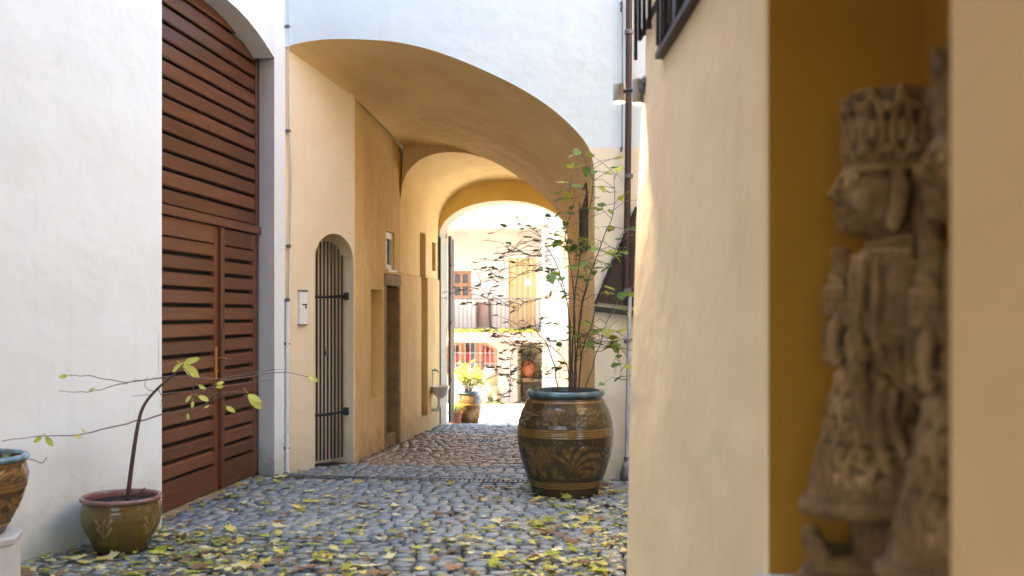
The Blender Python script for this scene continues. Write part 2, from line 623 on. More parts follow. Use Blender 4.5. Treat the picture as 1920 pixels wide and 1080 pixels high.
def statue_material():
    t = NT('carved_stone')
    p = t.coord()
    n1 = t.noise(p, 6, 7, 0.65)
    n2 = t.noise(p, 60, 5, 0.6)
    c = t.ramp(n1, [(0.3, (0.085, 0.040, 0.013)), (0.5, (0.215, 0.115, 0.043)), (0.72, (0.41, 0.245, 0.105))])
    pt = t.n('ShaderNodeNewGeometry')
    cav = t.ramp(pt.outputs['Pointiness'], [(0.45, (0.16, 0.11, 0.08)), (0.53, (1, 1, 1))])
    c = t.mix(0.8, c, cav, 'MULTIPLY')      # shade in the carved hollows, put into the colour
    return t.out(c, 0.85, t.bump(n2, 0.5, 0.006, t.bump(n1, 0.4, 0.02)), Specular_IOR_Level=0.25)
M['statue'] = statue_material()

LEAF = {
    'green': leafmat('leaf_green', (0.07, 0.15, 0.03), (0.18, 0.27, 0.05)),
    'dark': leafmat('leaf_dark', (0.05, 0.08, 0.045), (0.10, 0.12, 0.07)),
    'lime': leafmat('leaf_lime', (0.26, 0.32, 0.03), (0.50, 0.50, 0.05)),
    'straw': leafmat('leaf_straw', (0.46, 0.48, 0.08), (0.66, 0.64, 0.16)),
    'yellow': leafmat('leaf_yellow', (0.45, 0.36, 0.05), (0.62, 0.52, 0.14), trans=0.2),
    'pale': leafmat('leaf_pale', (0.50, 0.46, 0.20), (0.62, 0.58, 0.34), trans=0.2),
    'olive': leafmat('leaf_olive', (0.17, 0.20, 0.03), (0.36, 0.34, 0.05), trans=0.2),
    'brown': leafmat('leaf_brown', (0.10, 0.05, 0.022), (0.24, 0.13, 0.05), trans=0.1),
}
# ================================================================== GROUND
def left_bound(Y):
    pts = [(-8, -8.7), (6.88, -3.44), (9.23, -3.44), (9.40, -3.40), (10.2, -2.93), (40, -2.93)]
    if 6.95 < Y < 9.15: return -3.62
    for (a, xa), (b, xb) in zip(pts, pts[1:]):
        if Y <= b: return xa + (xb - xa) * (Y - a) / (b - a)
    return -2.93

def right_bound(Y):
    if Y < 5.0: return -0.05 + (5.0 - Y) * 0.156
    if Y < 9.4: return 1.3
    if Y < 12.1: return -0.4 - 0.38 * (Y - 9.4) / 2.7
    return -0.78 - 0.2 * (Y - 12.1) / 2.7

mb = MB()
ys = [-40, 3, 6, 10.2, 12.5, 14.8, 16.2, 20, 25, 29.7, 60]
mb.grid([[(x, y, gz(y) - 0.022) for x in (-40, -6, -3, 0, 3, 40)] for y in ys])
ground = mb.build('ground', M['joint'])
tag(ground, 'dark earth joints of the cobbled yard', 'ground', kind='structure')
mb = MB()
ys = [16.9, 20, 25, 29.7, 32]
mb.grid([[(x, y, gz(y) - 0.004) for x in (-14, -6, -3, 0, 6)] for y in ys])
fc = mb.build('courtyard_paving', M['far_paving'])
tag(fc, 'pale sunlit stone paving of the rear courtyard', 'paving', kind='structure')

# cobbles: rows that bow slightly, stones of uneven size
def stone_mesh(k):
    r = random.Random(100 + k)
    vs, fs = [], []
    def ring(s, z, jit):
        out = []
        for (a, b) in ((-1, -1), (0, -1.06), (1, -1), (1.06, 0), (1, 1), (0, 1.06), (-1, 1), (-1.06, 0)):
            c = 0.90 if a and b and abs(a) == 1 and abs(b) == 1 else 1.0
            out.append((a * s * c * 0.5 + r.uniform(-jit, jit), b * s * c * 0.5 + r.uniform(-jit, jit), z + r.uniform(-1, 1) * jit * 0.08))
        return out
    r0 = ring(0.93, -0.06, 0.03)
    r1 = [(x * 1.0, y * 1.0, -0.012) for x, y, z in r0]
    r2 = [(x * 0.84 + r.uniform(-.02, .02), y * 0.84 + r.uniform(-.02, .02), 0.004 + r.uniform(-.0025, .0025)) for x, y, z in r0]
    vs = r0 + r1 + r2 + [(r.uniform(-.1, .1), r.uniform(-.1, .1), 0.009)]
    for i in range(8):
        j = (i + 1) % 8
        fs += [(i, j, 8 + j, 8 + i), (8 + i, 8 + j, 16 + j, 16 + i), (16 + i, 16 + j, 24)]
    return vs, fs
SV = [stone_mesh(k) for k in range(14)]
SM = []
for k, (vs_, fs_) in enumerate(SV):
    m_ = MB(); m_.add(vs_, fs_)
    SM.append(m_.mesh('cobblestone', M['cobble'], True))
stones = []
rr = random.Random(5)
Y = 3.2
while Y < 17.0:
    rowh = rr.uniform(0.092, 0.122)
    x = -5.6 + rr.uniform(0, 0.1)
    ph = rr.uniform(0, 6)
    while x < 1.4:
        w = rr.choice((0.085, 0.10, 0.11, 0.12, 0.14, 0.165)) * rr.uniform(0.93, 1.07)
        cx = x + w / 2
        cy = Y + rowh / 2 + 0.16 * math.sin(cx * 1.15 + 0.6) + 0.025 * math.sin(cx * 3.1 + Y * 1.3) + rr.uniform(-.006, .006)
        inside = left_bound(cy) + 0.02 < cx < right_bound(cy) - 0.02
        if inside and not (9.115 < cy < 9.285 and -3.45 < cx < -0.3) and not (12.50 < cy < 12.72 and -2.2 < cx < -1.72):
            sl_ = 0.16 * 1.15 * math.cos(cx * 1.15 + 0.6)
            stones.append((cx, cy, w, rowh, rr.randrange(14), math.atan(sl_) + rr.uniform(-.05, .05), rr.uniform(-.006, .007), rr.uniform(-.035, .035), rr.uniform(-.03, .03)))
        x += w
    Y += rowh

def stone_matrix(s):
    cx, cy, w, h, k, rz, dz, tx, ty = s
    z = gz(cy) + dz
    return (Matrix.Translation((cx, cy, z)) @ Matrix.Rotation(rz, 4, 'Z') @ Matrix.Rotation(tx, 4, 'X') @ Matrix.Rotation(ty, 4, 'Y') @ Matrix.Diagonal((w, h, 1, 1)))

def in_view(x, y):
    d = -SA * x + CA * y
    if d < 0.5: return False
    u = 960 + F * (CA * x + SA * y) / d
    v = HOR + F * EYE / d
    return 20 < u < 1170 and v < 1085
seen = sorted([s for s in stones if in_view(s[0], s[1])], key=lambda s: s[1])[:300]
seen_set = set(id(s) for s in seen)
for s in seen:
    o = link('cobblestone', SM[s[4]], ground, stone_matrix(s))
for test, mt in ((lambda y: y < 10.05 or y > 13.4, 'cobble'), (lambda y: 10.05 <= y <= 13.4, 'shaded_cobble')):
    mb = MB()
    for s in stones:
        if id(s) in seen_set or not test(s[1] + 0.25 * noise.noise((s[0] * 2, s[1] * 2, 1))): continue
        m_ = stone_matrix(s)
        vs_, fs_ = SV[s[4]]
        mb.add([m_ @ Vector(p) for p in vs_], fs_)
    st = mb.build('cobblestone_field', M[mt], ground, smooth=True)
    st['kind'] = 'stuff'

# slotted drain across the yard in front of the arch
def drain(name, x0, x1, yc, w, pitch, label):
    root = empty(name, ((x0 + x1) / 2, yc, gz(yc)), label, 'drain')
    z = gz(yc)
    m = MB()
    m.box(x0, x1, yc - w / 2, yc - w / 2 + 0.016, z - 0.03, z + 0.006)
    m.box(x0, x1, yc + w / 2 - 0.016, yc + w / 2, z - 0.03, z + 0.006)
    m.build('frame', M['grate'], root)
    m = MB()
    m.box(x0, x1, yc - w / 2 + 0.017, yc + w / 2 - 0.017, z - 0.019, z - 0.0175)
    m.build('channel', M['black'], root)
    m = MB()
    x = x0 + pitch * 0.3
    while x < x1:
        m.box(x, x + pitch * 0.5, yc - w / 2 + 0.0165, yc + w / 2 - 0.0165, z - 0.016, z + 0.003)
        x += pitch
    b = m.build('slot_bars', M['grate'], root)
    b['kind'] = 'stuff'
drain('drain_channel', -3.38, -0.38, 9.20, 0.15, 0.046, 'long slotted metal drain channel across the cobbles before the arch')
drain('drain_grate', -2.18, -1.74, 12.61, 0.20, 0.05, 'short metal drain grate in the cobbles inside the vaulted passage')

# ================================================================== LEFT BUILDING
LB = empty('plastered_building', (-4.5, 7, 0), 'white plastered building with the tall brown slatted double gate', 'building')
XF, XD = -3.44, -3.66
mb = MB()
zt = 15.0
H0 = (6.93, 9.22)     # gate recess along Y
# face with the arched recess, soffit runs back past the gate
rv = MB()
wall_band(mb, (XF, 0), (0, 1), 6.88, 9.23, -0.15, zt, [(H0[0], 9.225, -0.15, 4.02, 0.21, 0.45, 'open')], (-1, 0), 0.45, rev=rv)
mb.grid([[(XF, 9.23, z), (-3.40, 9.40, z)] for z in (-0.1, 3, zt)])
# splayed wall towards the street, subdivided, softly uneven
rows = []
for i in range(26):
    y = 6.88 - i * 0.5
    rows.append([(XF - (6.88 - y) * 0.352 + 0.012 * noise.noise((y, z, 0.3)), y, z) for z in [-.15, .3, .7, 1.2, 1.8, 2.5, 3.2, 4, 5, 7, zt]])
mb.grid(rows)
mb.quad((XF, 6.88, zt), (XF, 9.4, zt), (-12, 9.4, zt), (-12, 6.88, zt))
mb.quad((XF, 6.88, zt), (-12, 6.88, zt), (-12, -5.6, zt), (XF - 4.39, -5.6, zt))
mb.quad((-3.40, 9.40, 0), (-12, 9.40, 0), (-12, 9.40, zt), (-3.40, 9.40, zt))
mb.grid([[(-12, y, -.15), (-12, y, zt)] for y in (-5.6, 2, 9.4)])
lw = mb.build('wall', M['left_plaster'], LB)
rvo = rv.build('gate_reveal', M['jamb_plaster'], LB)
# threshold slab
MB().box(XD - 0.06, XF - 0.10, H0[0] + .005, H0[1] - .005, -0.15, -0.002, 0.006).build('threshold', M['stone'], LB)

def slat_mesh(L, h=0.118, t=0.03):
    """tongue board with a rounded, slightly undercut face; runs along +Y from 0"""
    prof = [(-t, 0), (0.0, 0.0), (0.010, 0.010), (0.010, h - 0.020), (-0.004, h - 0.004), (-t, h)]
    m = MB()
    m.prism([(x, 0, z) for x, z in prof], (0, L, 0))
    return m.mesh('slat', M['wood'])

ZTR = 2.33
def gate_leaf(y0, y1, stile_l, stile_r, zb, zt_, label):
    leaf = sub('gate_leaf', (XD, (y0 + y1) / 2, 0), LB, label)
    m = MB(); m.box(XD - 0.045, XD - 0.033, y0, y1, zb, zt_)
    m.build('backing', M['black'], leaf)
    if stile_l: MB().box(XD - 0.03, XD + 0.014, y0, y0 + stile_l, zb, zt_, 0.004).build('stile', M['wood_v'], leaf)
    if stile_r: MB().box(XD - 0.03, XD + 0.014, y1 - stile_r, y1, zb, zt_, 0.004).build('stile', M['wood_v'], leaf)
    a, b = y0 + stile_l + .001, y1 - stile_r - .001
    MB().box(XD - 0.03, XD + 0.012, a, b, zb, zb + 0.22, 0.004).build('rail', M['wood'], leaf)
    MB().box(XD - 0.03, XD + 0.012, a, b, zt_ - 0.15, zt_, 0.004).build('rail', M['wood'], leaf)
    sm = slat_mesh(b - a, 0.112)
    n = 14
    z0, z1 = zb + 0.22, zt_ - 0.15
    for i in range(n):
        z = z0 + (z1 - z0) * i / n + 0.022
        link('slat', sm, leaf, Matrix.Translation((XD + 0.001, a, z)))
    return leaf
g1 = gate_leaf(7.00, 8.40, 0.09, 0.085, 0.008, ZTR - 0.005, 'wide gate leaf of horizontal slats with the brass handle')
g2 = gate_leaf(8.475, 9.335, 0.03, 0.12, 0.008, ZTR - 0.005, 'narrow gate leaf of horizontal slats')
# astragal and handle belong to the wide leaf
MB().box(XD + 0.002, XD + 0.045, 8.402, 8.473, 0.03, ZTR - 0.006, 0.006).build('cover_strip', M['wood_v'], g1)
hb = MB()
hb.box(XD + 0.015, XD + 0.022, 8.335, 8.372, 0.98, 1.27, 0.004)
hb.tube([(XD + 0.02, 8.354, 1.17), (XD + 0.065, 8.354, 1.17), (XD + 0.07, 8.40, 1.168), (XD + 0.068, 8.47, 1.163)], [0.010, 0.009, 0.009, 0.008], 8)
hb.tube([(XD + 0.02, 8.354, 1.06), (XD + 0.03, 8.354, 1.06)], 0.011, 8)
hb.build('handle', M['brass'], g1)
# transom bar and the fixed slatted panel over it
MB().box(XD - 0.03, XD + 0.05, 6.99, 9.36, ZTR, ZTR + 0.075, 0.006).build('transom', M['wood'], LB)
up = sub('upper_panel', (XD, 8.1, ZTR), LB)
up['label'] = 'fixed slatted panel under the segmental arch'
MB().box(XD - 0.05, XD - 0.036, 6.9, 9.35, ZTR + 0.06, 4.5).build('backing', M['black'], up)
MB().box(XD - 0.03, XD + 0.024, 9.262, 9.352, ZTR + 0.076, 4.45, 0.004).build('stile', M['wood_v'], up)
sm = slat_mesh(9.26 - 6.92, 0.122)
for i in range(15):
    link('slat', sm, up, Matrix.Translation((XD + 0.004, 6.92, ZTR + 0.088 + i * 0.1435)))
# far reveal: a slanting jamb between gate and wall face, whitewashed
mb = MB()
mb.grid([[(XD + 0.02, 9.345, z), (XF + 0.001, 9.228, z)] for z in (-.1, 1, 2, 3, 4.10)])
mb.build('jamb', M['jamb_plaster'], LB)

# ================================================================== ARCH BUILDING (passage)
AB = empty('gatehouse', (-1.9, 12, 0), 'pale blue gatehouse with an ochre vaulted passage through it', 'building')
YF, YM, YE, YO = 9.40, 12.34, 14.8, 15.3
front_px = [(533, 89), (555.6, 82), (592, 75.5), (629, 73), (685, 74), (741, 78.5), (796, 90), (852, 108.5), (907, 131.5), (963, 158.5), (1000, 180), (1037, 205.5), (1074, 239), (1100, 270), (1111, 296), (1115, 326)]
back_px = [(757, 275), (780, 275), (833, 276), (870, 283), (922, 302), (963, 326), (1000, 353), (1030, 380), (1048, 402), (1060, 430), (1067, 462)]
NV = 40
fc_ = resample(smooth_path([PY(u, v, YF) for u, v in front_px], 80), NV)
bc_ = resample(smooth_path([PY(u, v, YM) for u, v in back_px], 80), NV)
fc_[0] = Vector((-3.40, YF, fc_[0].z)); bc_[0] = Vector((-2.905, YM, bc_[0].z))
RX = fc_[-1].x                        # right jamb of the arch
RM = bc_[-1].x
RE = -0.98
# facade sheet above and beside the arch
mb = MB()
top = 5.0
for a, b in zip(fc_, fc_[1:]):
    mb.quad(a, b, (b.x, YF, top), (a.x, YF, top))
zs = fc_[-1].z
mb.grid([[(x, YF + 0.006 * noise.noise((x, z, 2)), z) for x in (RX, 0.3, 1.0, 2.6)] for z in (0, 1, 2, zs, 3.8, top)])
mb.build('facade', M['facade'], AB)
# vault from the front arch to the inner edge
mb = MB()
mid_l = Vector((-2.925, 10.2, 3.84))
rows = []
for k in range(13):
    t = k / 12
    row = []
    y = YF + (YM - YF) * t
    if y <= 10.2: lx = Vector((-3.40, YF, fc_[0].z)).lerp(mid_l, (y - YF) / (10.2 - YF))
    else: lx = mid_l.lerp(bc_[0], (y - 10.2) / (YM - 10.2))
    for i in range(NV):
        p = fc_[i].lerp(bc_[i], t)
        w = max(0, 1 - i / 9.0) ** 2
        base = fc_[0].lerp(bc_[0], t)
        p = p + (lx - base) * w
        p.z += 0.012 * noise.noise((p.x * 1.3, p.y * 1.3, 0.5)) * math.sin(PI * t)
        row.append(p)
    rows.append(row)
mb.grid(rows)
mb.build('vault', M['vault'], AB, smooth=True)
# right passage wall, leaning in with depth
mb = MB()
rw = []
for k in range(9):
    t = k / 8
    y = YF + (YM - YF) * t
    zt_ = fc_[-1].z + (bc_[-1].z - fc_[-1].z) * t
    x = RX + (RM - RX) * t
    rw.append([(x + 0.008 * noise.noise((y, z, 7)), y, z) for z in (-0.15, 0.4, 1.0, 1.6, 2.1, zt_)])
rw[0] = [(RX, YF, p[2]) for p in rw[0]]
mb.grid(rw)
x2 = lambda y: RM + (RE - RM) * (y - YM) / (YE - YM)
mb.grid([[(x2(y), y, z) for z in (-0.4, 0.5, 1.5, 2.2, 3.0, 3.6)] for y in (YM, 13.1, 14.0, YE)])
mb.build('passage_wall', M['ochre'], AB)
# small deep window in the right passage wall
wroot = sub('passage_window', (RX - 0.1, 10.2, 2.3), AB)
def rwx(y): return RX + (RM - RX) * (y - YF) / (YM - YF)
ya, yb = 10.05, 10.75
m = MB()
m.prism([(rwx(ya) - .004, ya, 2.22), (rwx(yb) - .004, yb, 2.22), (rwx(yb) - .004, yb, 2.86), (rwx(ya) - .004, ya, 2.86)], (0.02, 0, 0))
m.build('opening', M['black'], wroot)
m = MB()
for (p, q) in (((ya, 2.20), (yb, 2.24)), ((ya, 2.84), (yb, 2.88))):
    m.prism([(rwx(ya) - .02, ya - .03, p[1]), (rwx(yb) - .02, yb + .03, p[1]), (rwx(yb) - .02, yb + .03, q[1]), (rwx(ya) - .02, ya - .03, q[1])], (0.03, 0, 0))
for y in (ya - .03, yb - .01):
    m.prism([(rwx(y) - .02, y, 2.24), (rwx(y + .04) - .02, y + .04, 2.24), (rwx(y + .04) - .02, y + .04, 2.84), (rwx(y) - .02, y, 2.84)], (0.03, 0, 0))
m.build('frame', M['old_wood'], wroot)

# left: angled wall with the barred arched opening
A2 = Vector((-3.40, 9.40)); B2 = Vector((-2.925, 10.2))
L2 = (B2 - A2).length
D2 = (B2 - A2) / L2
N2 = Vector((-D2.y, D2.x))           # into the wall
if N2.x > 0: N2 = -N2
def lvz(s):
    return fc_[0].z + (3.84 - fc_[0].z) * s / L2 + 0.02
mb = MB(); rv = MB(); bk = MB()
g0, g1s = 0.385, 0.915
wall_band(mb, A2, D2, 0, L2, -0.05, lvz, [(g0, g1s, -0.05, 2.10, 0.285)], N2, 0.34, rev=rv, back=bk, n=18)
mb.build('gate_wall', M['gatewall'], AB)
rv.build('gate_recess', M['gatewall'], AB, smooth=False)
bk.build('recess_back', M['gatewall'], AB)
# iron gate, set a little inside the recess, ajar towards the yard
ig = sub('iron_gate', (*(A2 + D2 * (g0 + g1s) / 2), 0), AB)
def G(s, z, k=0.11):
    p = A2 + D2 * s + N2 * k
    return Vector((p.x, p.y, z))
nb_ = 10
for i in range(nb_):
    s = g0 + 0.022 + (g1s - g0 - 0.085) * i / (nb_ - 1)
    zt_ = arch_z(s, g0, g1s - 0.03, 2.06, 0.27) - 0.02
    MB().tube([G(s, 0.05), G(s, zt_)], 0.0105, 8).build('bar', M['iron'], ig, smooth=True, auto=40)
for z in (0.53, 1.745):
    m = MB(); m.tube([G(g0 + 0.005, z - 0.01, 0.105), G(g0 + .25, z - 0.012, 0.09), G(g1s - 0.02, z, 0.10)], 0.014, 8)
    m.build('crossbar', M['iron'], ig, smooth=True)
    c = G(g1s - 0.012, z, 0.09)
    MB().box(c.x - 0.035, c.x + 0.022, c.y - 0.02, c.y + 0.03, c.z - 0.04, c.z + 0.04, 0.006).build('hinge', M['iron'], ig)
c = G(g0 + .235, 1.16, 0.085)
m = MB(); m.box(c.x - .02, c.x + .02, c.y - .012, c.y + .012, c.z - .03, c.z + .02, 0.005)
m.tube([c + Vector((-.013, 0, .02)), c + Vector((-.013, 0, .05)), c + Vector((.013, 0, .05)), c + Vector((.013, 0, .02))], 0.004, 6)
m.build('padlock', M['gunmetal'], ig)

# left passage wall: proud lower half, upper half set back, rough openings
XP = -2.925; XU = -2.95
ZL = 2.07
lo, up_ = MB(), MB()
def opening(target, x, y0, y1, z0, z1, hole, name, backmat):
    rv, bk = MB(), MB()
    wall_band(target, (x, 0), (0, 1), y0, y1, z0, z1, [hole], (-1, 0), 0.3, rev=rv, back=bk)
    rv.build(name + '_reveal', M['ochre'], AB)
    bk.build(name + '_back', M[backmat], AB)
opening(lo, XP, 10.2, 11.45, -0.3, ZL, (10.86, 11.36, 0.60, 1.84, 0.0, 0.30), 'niche', 'ochre')
opening(lo, XP, 11.45, 12.25, -0.3, ZL, (11.52, 12.16, -0.3, 1.90, 0.0, 0.55), 'doorway', 'dark_room')
opening(lo, XP, 12.25, YE, -0.3, ZL, (13.50, 13.92, 0.12, ZL, 0.0, 0.30), 'narrow_door', 'dark_room')
opening(up_, XU, 10.18, 12.36, ZL, 3.95, (11.63, 12.05, 2.09, 2.56, 0.0, 0.28), 'casement', 'dark_room')
inn = MB()
opening(inn, XU, 12.36, 14.1, ZL, 3.75, (13.52, 13.90, ZL, 2.70, 0.0, 0.28), 'narrow_door_head', 'dark_room')
opening(inn, XU, 14.1, YE, ZL, 3.75, (14.35, 14.62, 2.2, 2.62, 0.0, 0.2), 'vent_opening', 'dark_room')
lo.grid([[(XP, y, ZL), (XU - .002, y, ZL + 0.012)] for y in (10.2, 11.63, 12.05, 13.5)])
lo.grid([[(XP, y, ZL), (XU - .002, y, ZL + 0.012)] for y in (13.92, 14.3, YE)])
lo.build('passage_wall', M['ochre'], AB)
up_.build('passage_wall', M['ochre'], AB)
inn.build('passage_wall', M['bounce_lit_yellow'], AB)
# stone door surround, sill and threshold of the low doorway
ds = sub('stone_doorway', (XP, 11.85, 0), AB)
MB().box(XP - .30, XP + .012, 11.455, 11.525, -0.28, 1.90, 0.012).build('jamb_stone', M['stone'], ds)
MB().box(XP - .30, XP + .012, 12.155, 12.235, -0.28, 1.90, 0.012).build('jamb_stone', M['stone'], ds)
MB().box(XP - .30, XP + .016, 11.44, 12.25, 1.90, 2.045, 0.014).build('lintel', M['stone'], ds)
MB().box(XP - .52, XP - .02, 11.53, 12.15, -0.28, 0.10, 0.015).build('step', M['stone'], ds)
# little white casement over the doorway
cw = sub('casement_window', (XU, 11.84, 2.1), AB)
m = MB()
for (y0, y1, z0, z1) in ((11.64, 11.69, 2.10, 2.55), (11.99, 12.04, 2.10, 2.55), (11.69, 11.99, 2.10, 2.16), (11.69, 11.99, 2.47, 2.55)):
    m.box(XU - .075, XU - .02, y0, y1, z0, z1, 0.004)
m.build('frame', M['white_paint'], cw)
MB().box(XU - .06, XU - .05, 11.69, 11.99, 2.16, 2.47).build('pane', M['glass'], cw)
MB().box(XU - .10, XU + .03, 11.625, 12.055, 2.072, 2.098, 0.004).build('sill', M['white_paint'], cw)
# door in the tall narrow opening
MB().box(XP - .28, XP - .25, 13.53, 13.89, 0.14, 2.66, 0.004).build('door', M['old_wood'], AB)

# inner face and the second, lower vault
def vault_curve(xl, xr, zsp, rise, y, n, e=2.3):
    out = []
    for i in range(n):
        q = PI * i / (n - 1)
        c, s = -math.cos(q), math.sin(q)
        x = (xl + xr) / 2 + (xr - xl) / 2 * math.copysign(abs(c) ** (2 / e), c)
        out.append(Vector((x, y, zsp + rise * abs(s) ** (2 / e))))
    return out
v2a = vault_curve(XU + .005, RM, 3.02, 0.70, YM + .002, NV, 2.6)
v2b = vault_curve(XU + .005, RE, 2.80, 0.76, YE, NV, 2.3)
mb = MB()
mb.grid([[bc_[i] for i in range(NV)], [v2a[i] for i in range(NV)]])
mb.build('vault_face', M['ochre'], AB)
mb = MB()
mb.grid([[v2a[i].lerp(v2b[i], k / 8) for i in range(NV)] for k in range(9)])
mb.build('inner_vault', M['bounce_lit_yellow'], AB, smooth=True)
# end wall with its lower arched opening
ea = vault_curve(XU + .02, RE - .005, 2.72, 0.54, YE, NV, 2.1)
mb = MB()
mb.grid([v2b, ea])
mb.build('end_face', M['yellow'], AB)
mb = MB()
mb.grid([ea, [p + Vector((0, YO - YE, 0)) for p in ea]])
mb.grid([[(XP + .018, y, z) for z in (-0.5, 1, 2, 2.73)] for y in (YE, YO)])
mb.grid([[(RE - .004, y, z) for z in (-0.5, 1, 2, 2.73)] for y in (YE, YO)])
mb.build('end_arch', M['far_cream'], AB, smooth=False)
# rear wall and roof (outer shell)
mb = MB()
for a, b in zip(ea, ea[1:]):
    mb.quad((a.x, YO, a.z), (b.x, YO, b.z), (b.x, YO, 3.8), (a.x, YO, 3.8))
mb.grid([[(x, YO, z) for x in (-12, -6, XP + .018)] for z in (-0.6, 2, 3.8)])
mb.grid([[(x, YO, z) for x in (RE - .004, 1, 4)] for z in (-0.6, 2, 3.8)])
mb.grid([[(4, y, -0.6), (4, y, 3.8)] for y in (YF, YO)])
mb.grid([[(-12, y, -0.6), (-12, y, 3.8)] for y in (YF, YO)])
mb.build('outer_wall', M['far_cream'], AB)
mb = MB()
mb.prism([(-12, YF - .02, 5.0), (-12, YO + .06, 3.76), (-12, YO + .06, 3.86), (-12, YF - .02, 5.12)], (16, 0, 0))
mb.build('roof', M['roof_tile'], AB)
# open plank gate leaf at the far end, standing against the left jamb
gl = sub('open_gate_leaf', (-2.85, 15.6, 0), AB)
for k in range(2):
    y = YO + 0.03 + k * 0.155
    MB().box(XP + 0.03 + 0.002 * (k % 2), XP + 0.07, y, y + 0.15, gz(y) + 0.03, 2.78 - 0.04 * k, 0.004).build('plank', M['old_wood'], gl)
for z in (0.5, 1.4, 2.3):
    MB().prism([(XP + .069, YO + .04, z), (XP + .069, YO + .32, z), (XP + .069, YO + .32, z + .05), (XP + .069, YO + .04, z + .05)], (0.012, 0, 0)).build('strap_hinge', M['iron'], gl)

# ================================================================== RIGHT BUILDING (splayed wall with the niche)
RB = empty('stuccoed_building', (0.8, 2.5, 0), 'cream stuccoed building with a deep niche holding statues', 'building')
WK = 0.156
C0 = Vector((-0.03, 5.0))
ln = math.hypot(1, WK)
DW = Vector((WK, -1)) / ln           # along the wall towards the camera
NW = Vector((1, WK)) / ln            # into the wall
def lean(z):
    pts = [(0, -.045), (.6, -.030), (1.2, -.012), (2.0, .012), (2.64, .055), (3.2, .075), (9, .1)]
    for (a, xa), (b, xb) in zip(pts, pts[1:]):
        if z <= b: return xa + (xb - xa) * (z - a) / (b - a)
    return .1
def W(s, z, k=0.0):
    """point on the right wall, s metres from its far corner"""
    p = C0 + DW * s + NW * k
    t = max(0, 1 - s / 2.3)
    return Vector((p.x + lean(z) * t, p.y, z))
S_N0 = 2.37          # niche far edge
S_N1 = 3.39          # niche near edge
NZ0, NZ1, ND = 0.86, 2.95, 0.42
zl = [-0.05, .3, .6, .9, 1.2, 1.6, 2.0, 2.3, 2.64]
mb = MB()
def corner(i, z):    # softly rounded far corner
    q = [(0.16, 0.10), (0.05, 0.045), (0.0, 0.10), (0.0, 0.16)]
    return q
ss = [0.16, 0.35, .7, 1.1, 1.5, 1.9, S_N0 - 0.012]
zall = zl + [2.95, 3.5, 4.5, 6.5]
rows = []
for (s, k) in [(0.10, 1.6), (0.0, 0.22), (0.005, 0.12), (0.03, 0.055), (0.075, 0.016)]:
    rows.append([W(s, z, k) for z in zall])
rows += [[W(s, z, 0.006 * noise.noise((s * 2, z * 2, 4.0))) for z in zall] for s in ss]
rows += [[W(S_N0 - 0.003, z, 0.003) for z in zall], [W(S_N0, z, 0.012) for z in zall]]
mb.grid(rows)
# above and below the niche
mb.grid([[W(s, z) for z in (2.95, 3.5, 4.5, 6.5)] for s in (S_N0, 2.9, S_N1)])
mb.grid([[W(s, z) for z in (-.05, .4, NZ0)] for s in (S_N0, 2.9, S_N1)])
mb.grid([[W(s, 6.5, k) for k in (0, 4)] for s in (0, 5, 11)])
mb.build('wall', M['cream'], RB, smooth=True, auto=50)
mb = MB()
rows = [[W(S_N1, z, 0.012) for z in zall], [W(S_N1 + .003, z, 0.003) for z in zall], [W(S_N1 + .012, z) for z in zall]]
rows += [[W(s, z) for z in zall] for s in (3.8, 4.4, 6, 8, 11)]
mb.grid(rows)
mb.build('warm_lit_pillar', M['warm_lit_pillar'], RB, smooth=True, auto=50)
# niche lining
mb = MB()
k0 = 0.012
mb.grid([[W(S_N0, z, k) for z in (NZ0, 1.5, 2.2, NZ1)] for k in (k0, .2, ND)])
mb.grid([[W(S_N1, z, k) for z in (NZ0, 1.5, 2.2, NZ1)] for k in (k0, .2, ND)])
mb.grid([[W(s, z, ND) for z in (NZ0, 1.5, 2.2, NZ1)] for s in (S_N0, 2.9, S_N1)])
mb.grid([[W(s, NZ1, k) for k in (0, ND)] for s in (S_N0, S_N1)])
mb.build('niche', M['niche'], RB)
mb = MB()
mb.prism([W(S_N0 + .002, NZ0 - .01, ND - .004), W(S_N1 - .002, NZ0 - .01, ND - .004), W(S_N1 - .002, NZ0 - .01, -0.025), W(S_N0 + .002, NZ0 - .01, -0.025)], (0, 0, 0.025))
mb.build('niche_shelf', M['limestone'], RB)
# window of the upper floor: brown frame, sill, bars
uw = sub('upper_window', (0.2, 4.0, 2.65), RB)
sa, sb = 0.76, 1.9
def wprism(s0, s1, z0, z1, k0, k1):
    return MB().add([W(s0, z0, k0), W(s1, z0, k0), W(s1, z0, k1), W(s0, z0, k1), W(s0, z1, k0), W(s1, z1, k0), W(s1, z1, k1), W(s0, z1, k1)],
                    [(0, 1, 2, 3), (4, 5, 6, 7), (0, 1, 5, 4), (1, 2, 6, 5), (2, 3, 7, 6), (3, 0, 4, 7)])
wprism(sa - .03, sb + .03, 2.635, 2.66, -0.035, 0.02).build('sill', M['brown_metal'], uw)
wprism(sa, sb, 2.661, 4.2, -0.004, 0.01).build('pane', M['glass'], uw)
for s in (sa, sa + .36, sa + .74, sb - .08):
    wprism(s, s + .08, 2.662, 4.2, -0.03, 0.0).build('frame', M['brown_metal'], uw)
for i in range(6):
    s = sa + .10 + i * .16
    MB().tube([W(s, 2.66, -.045), W(s, 4.2, -.045)], 0.008, 6).build('bar', M['brown_metal'], uw)
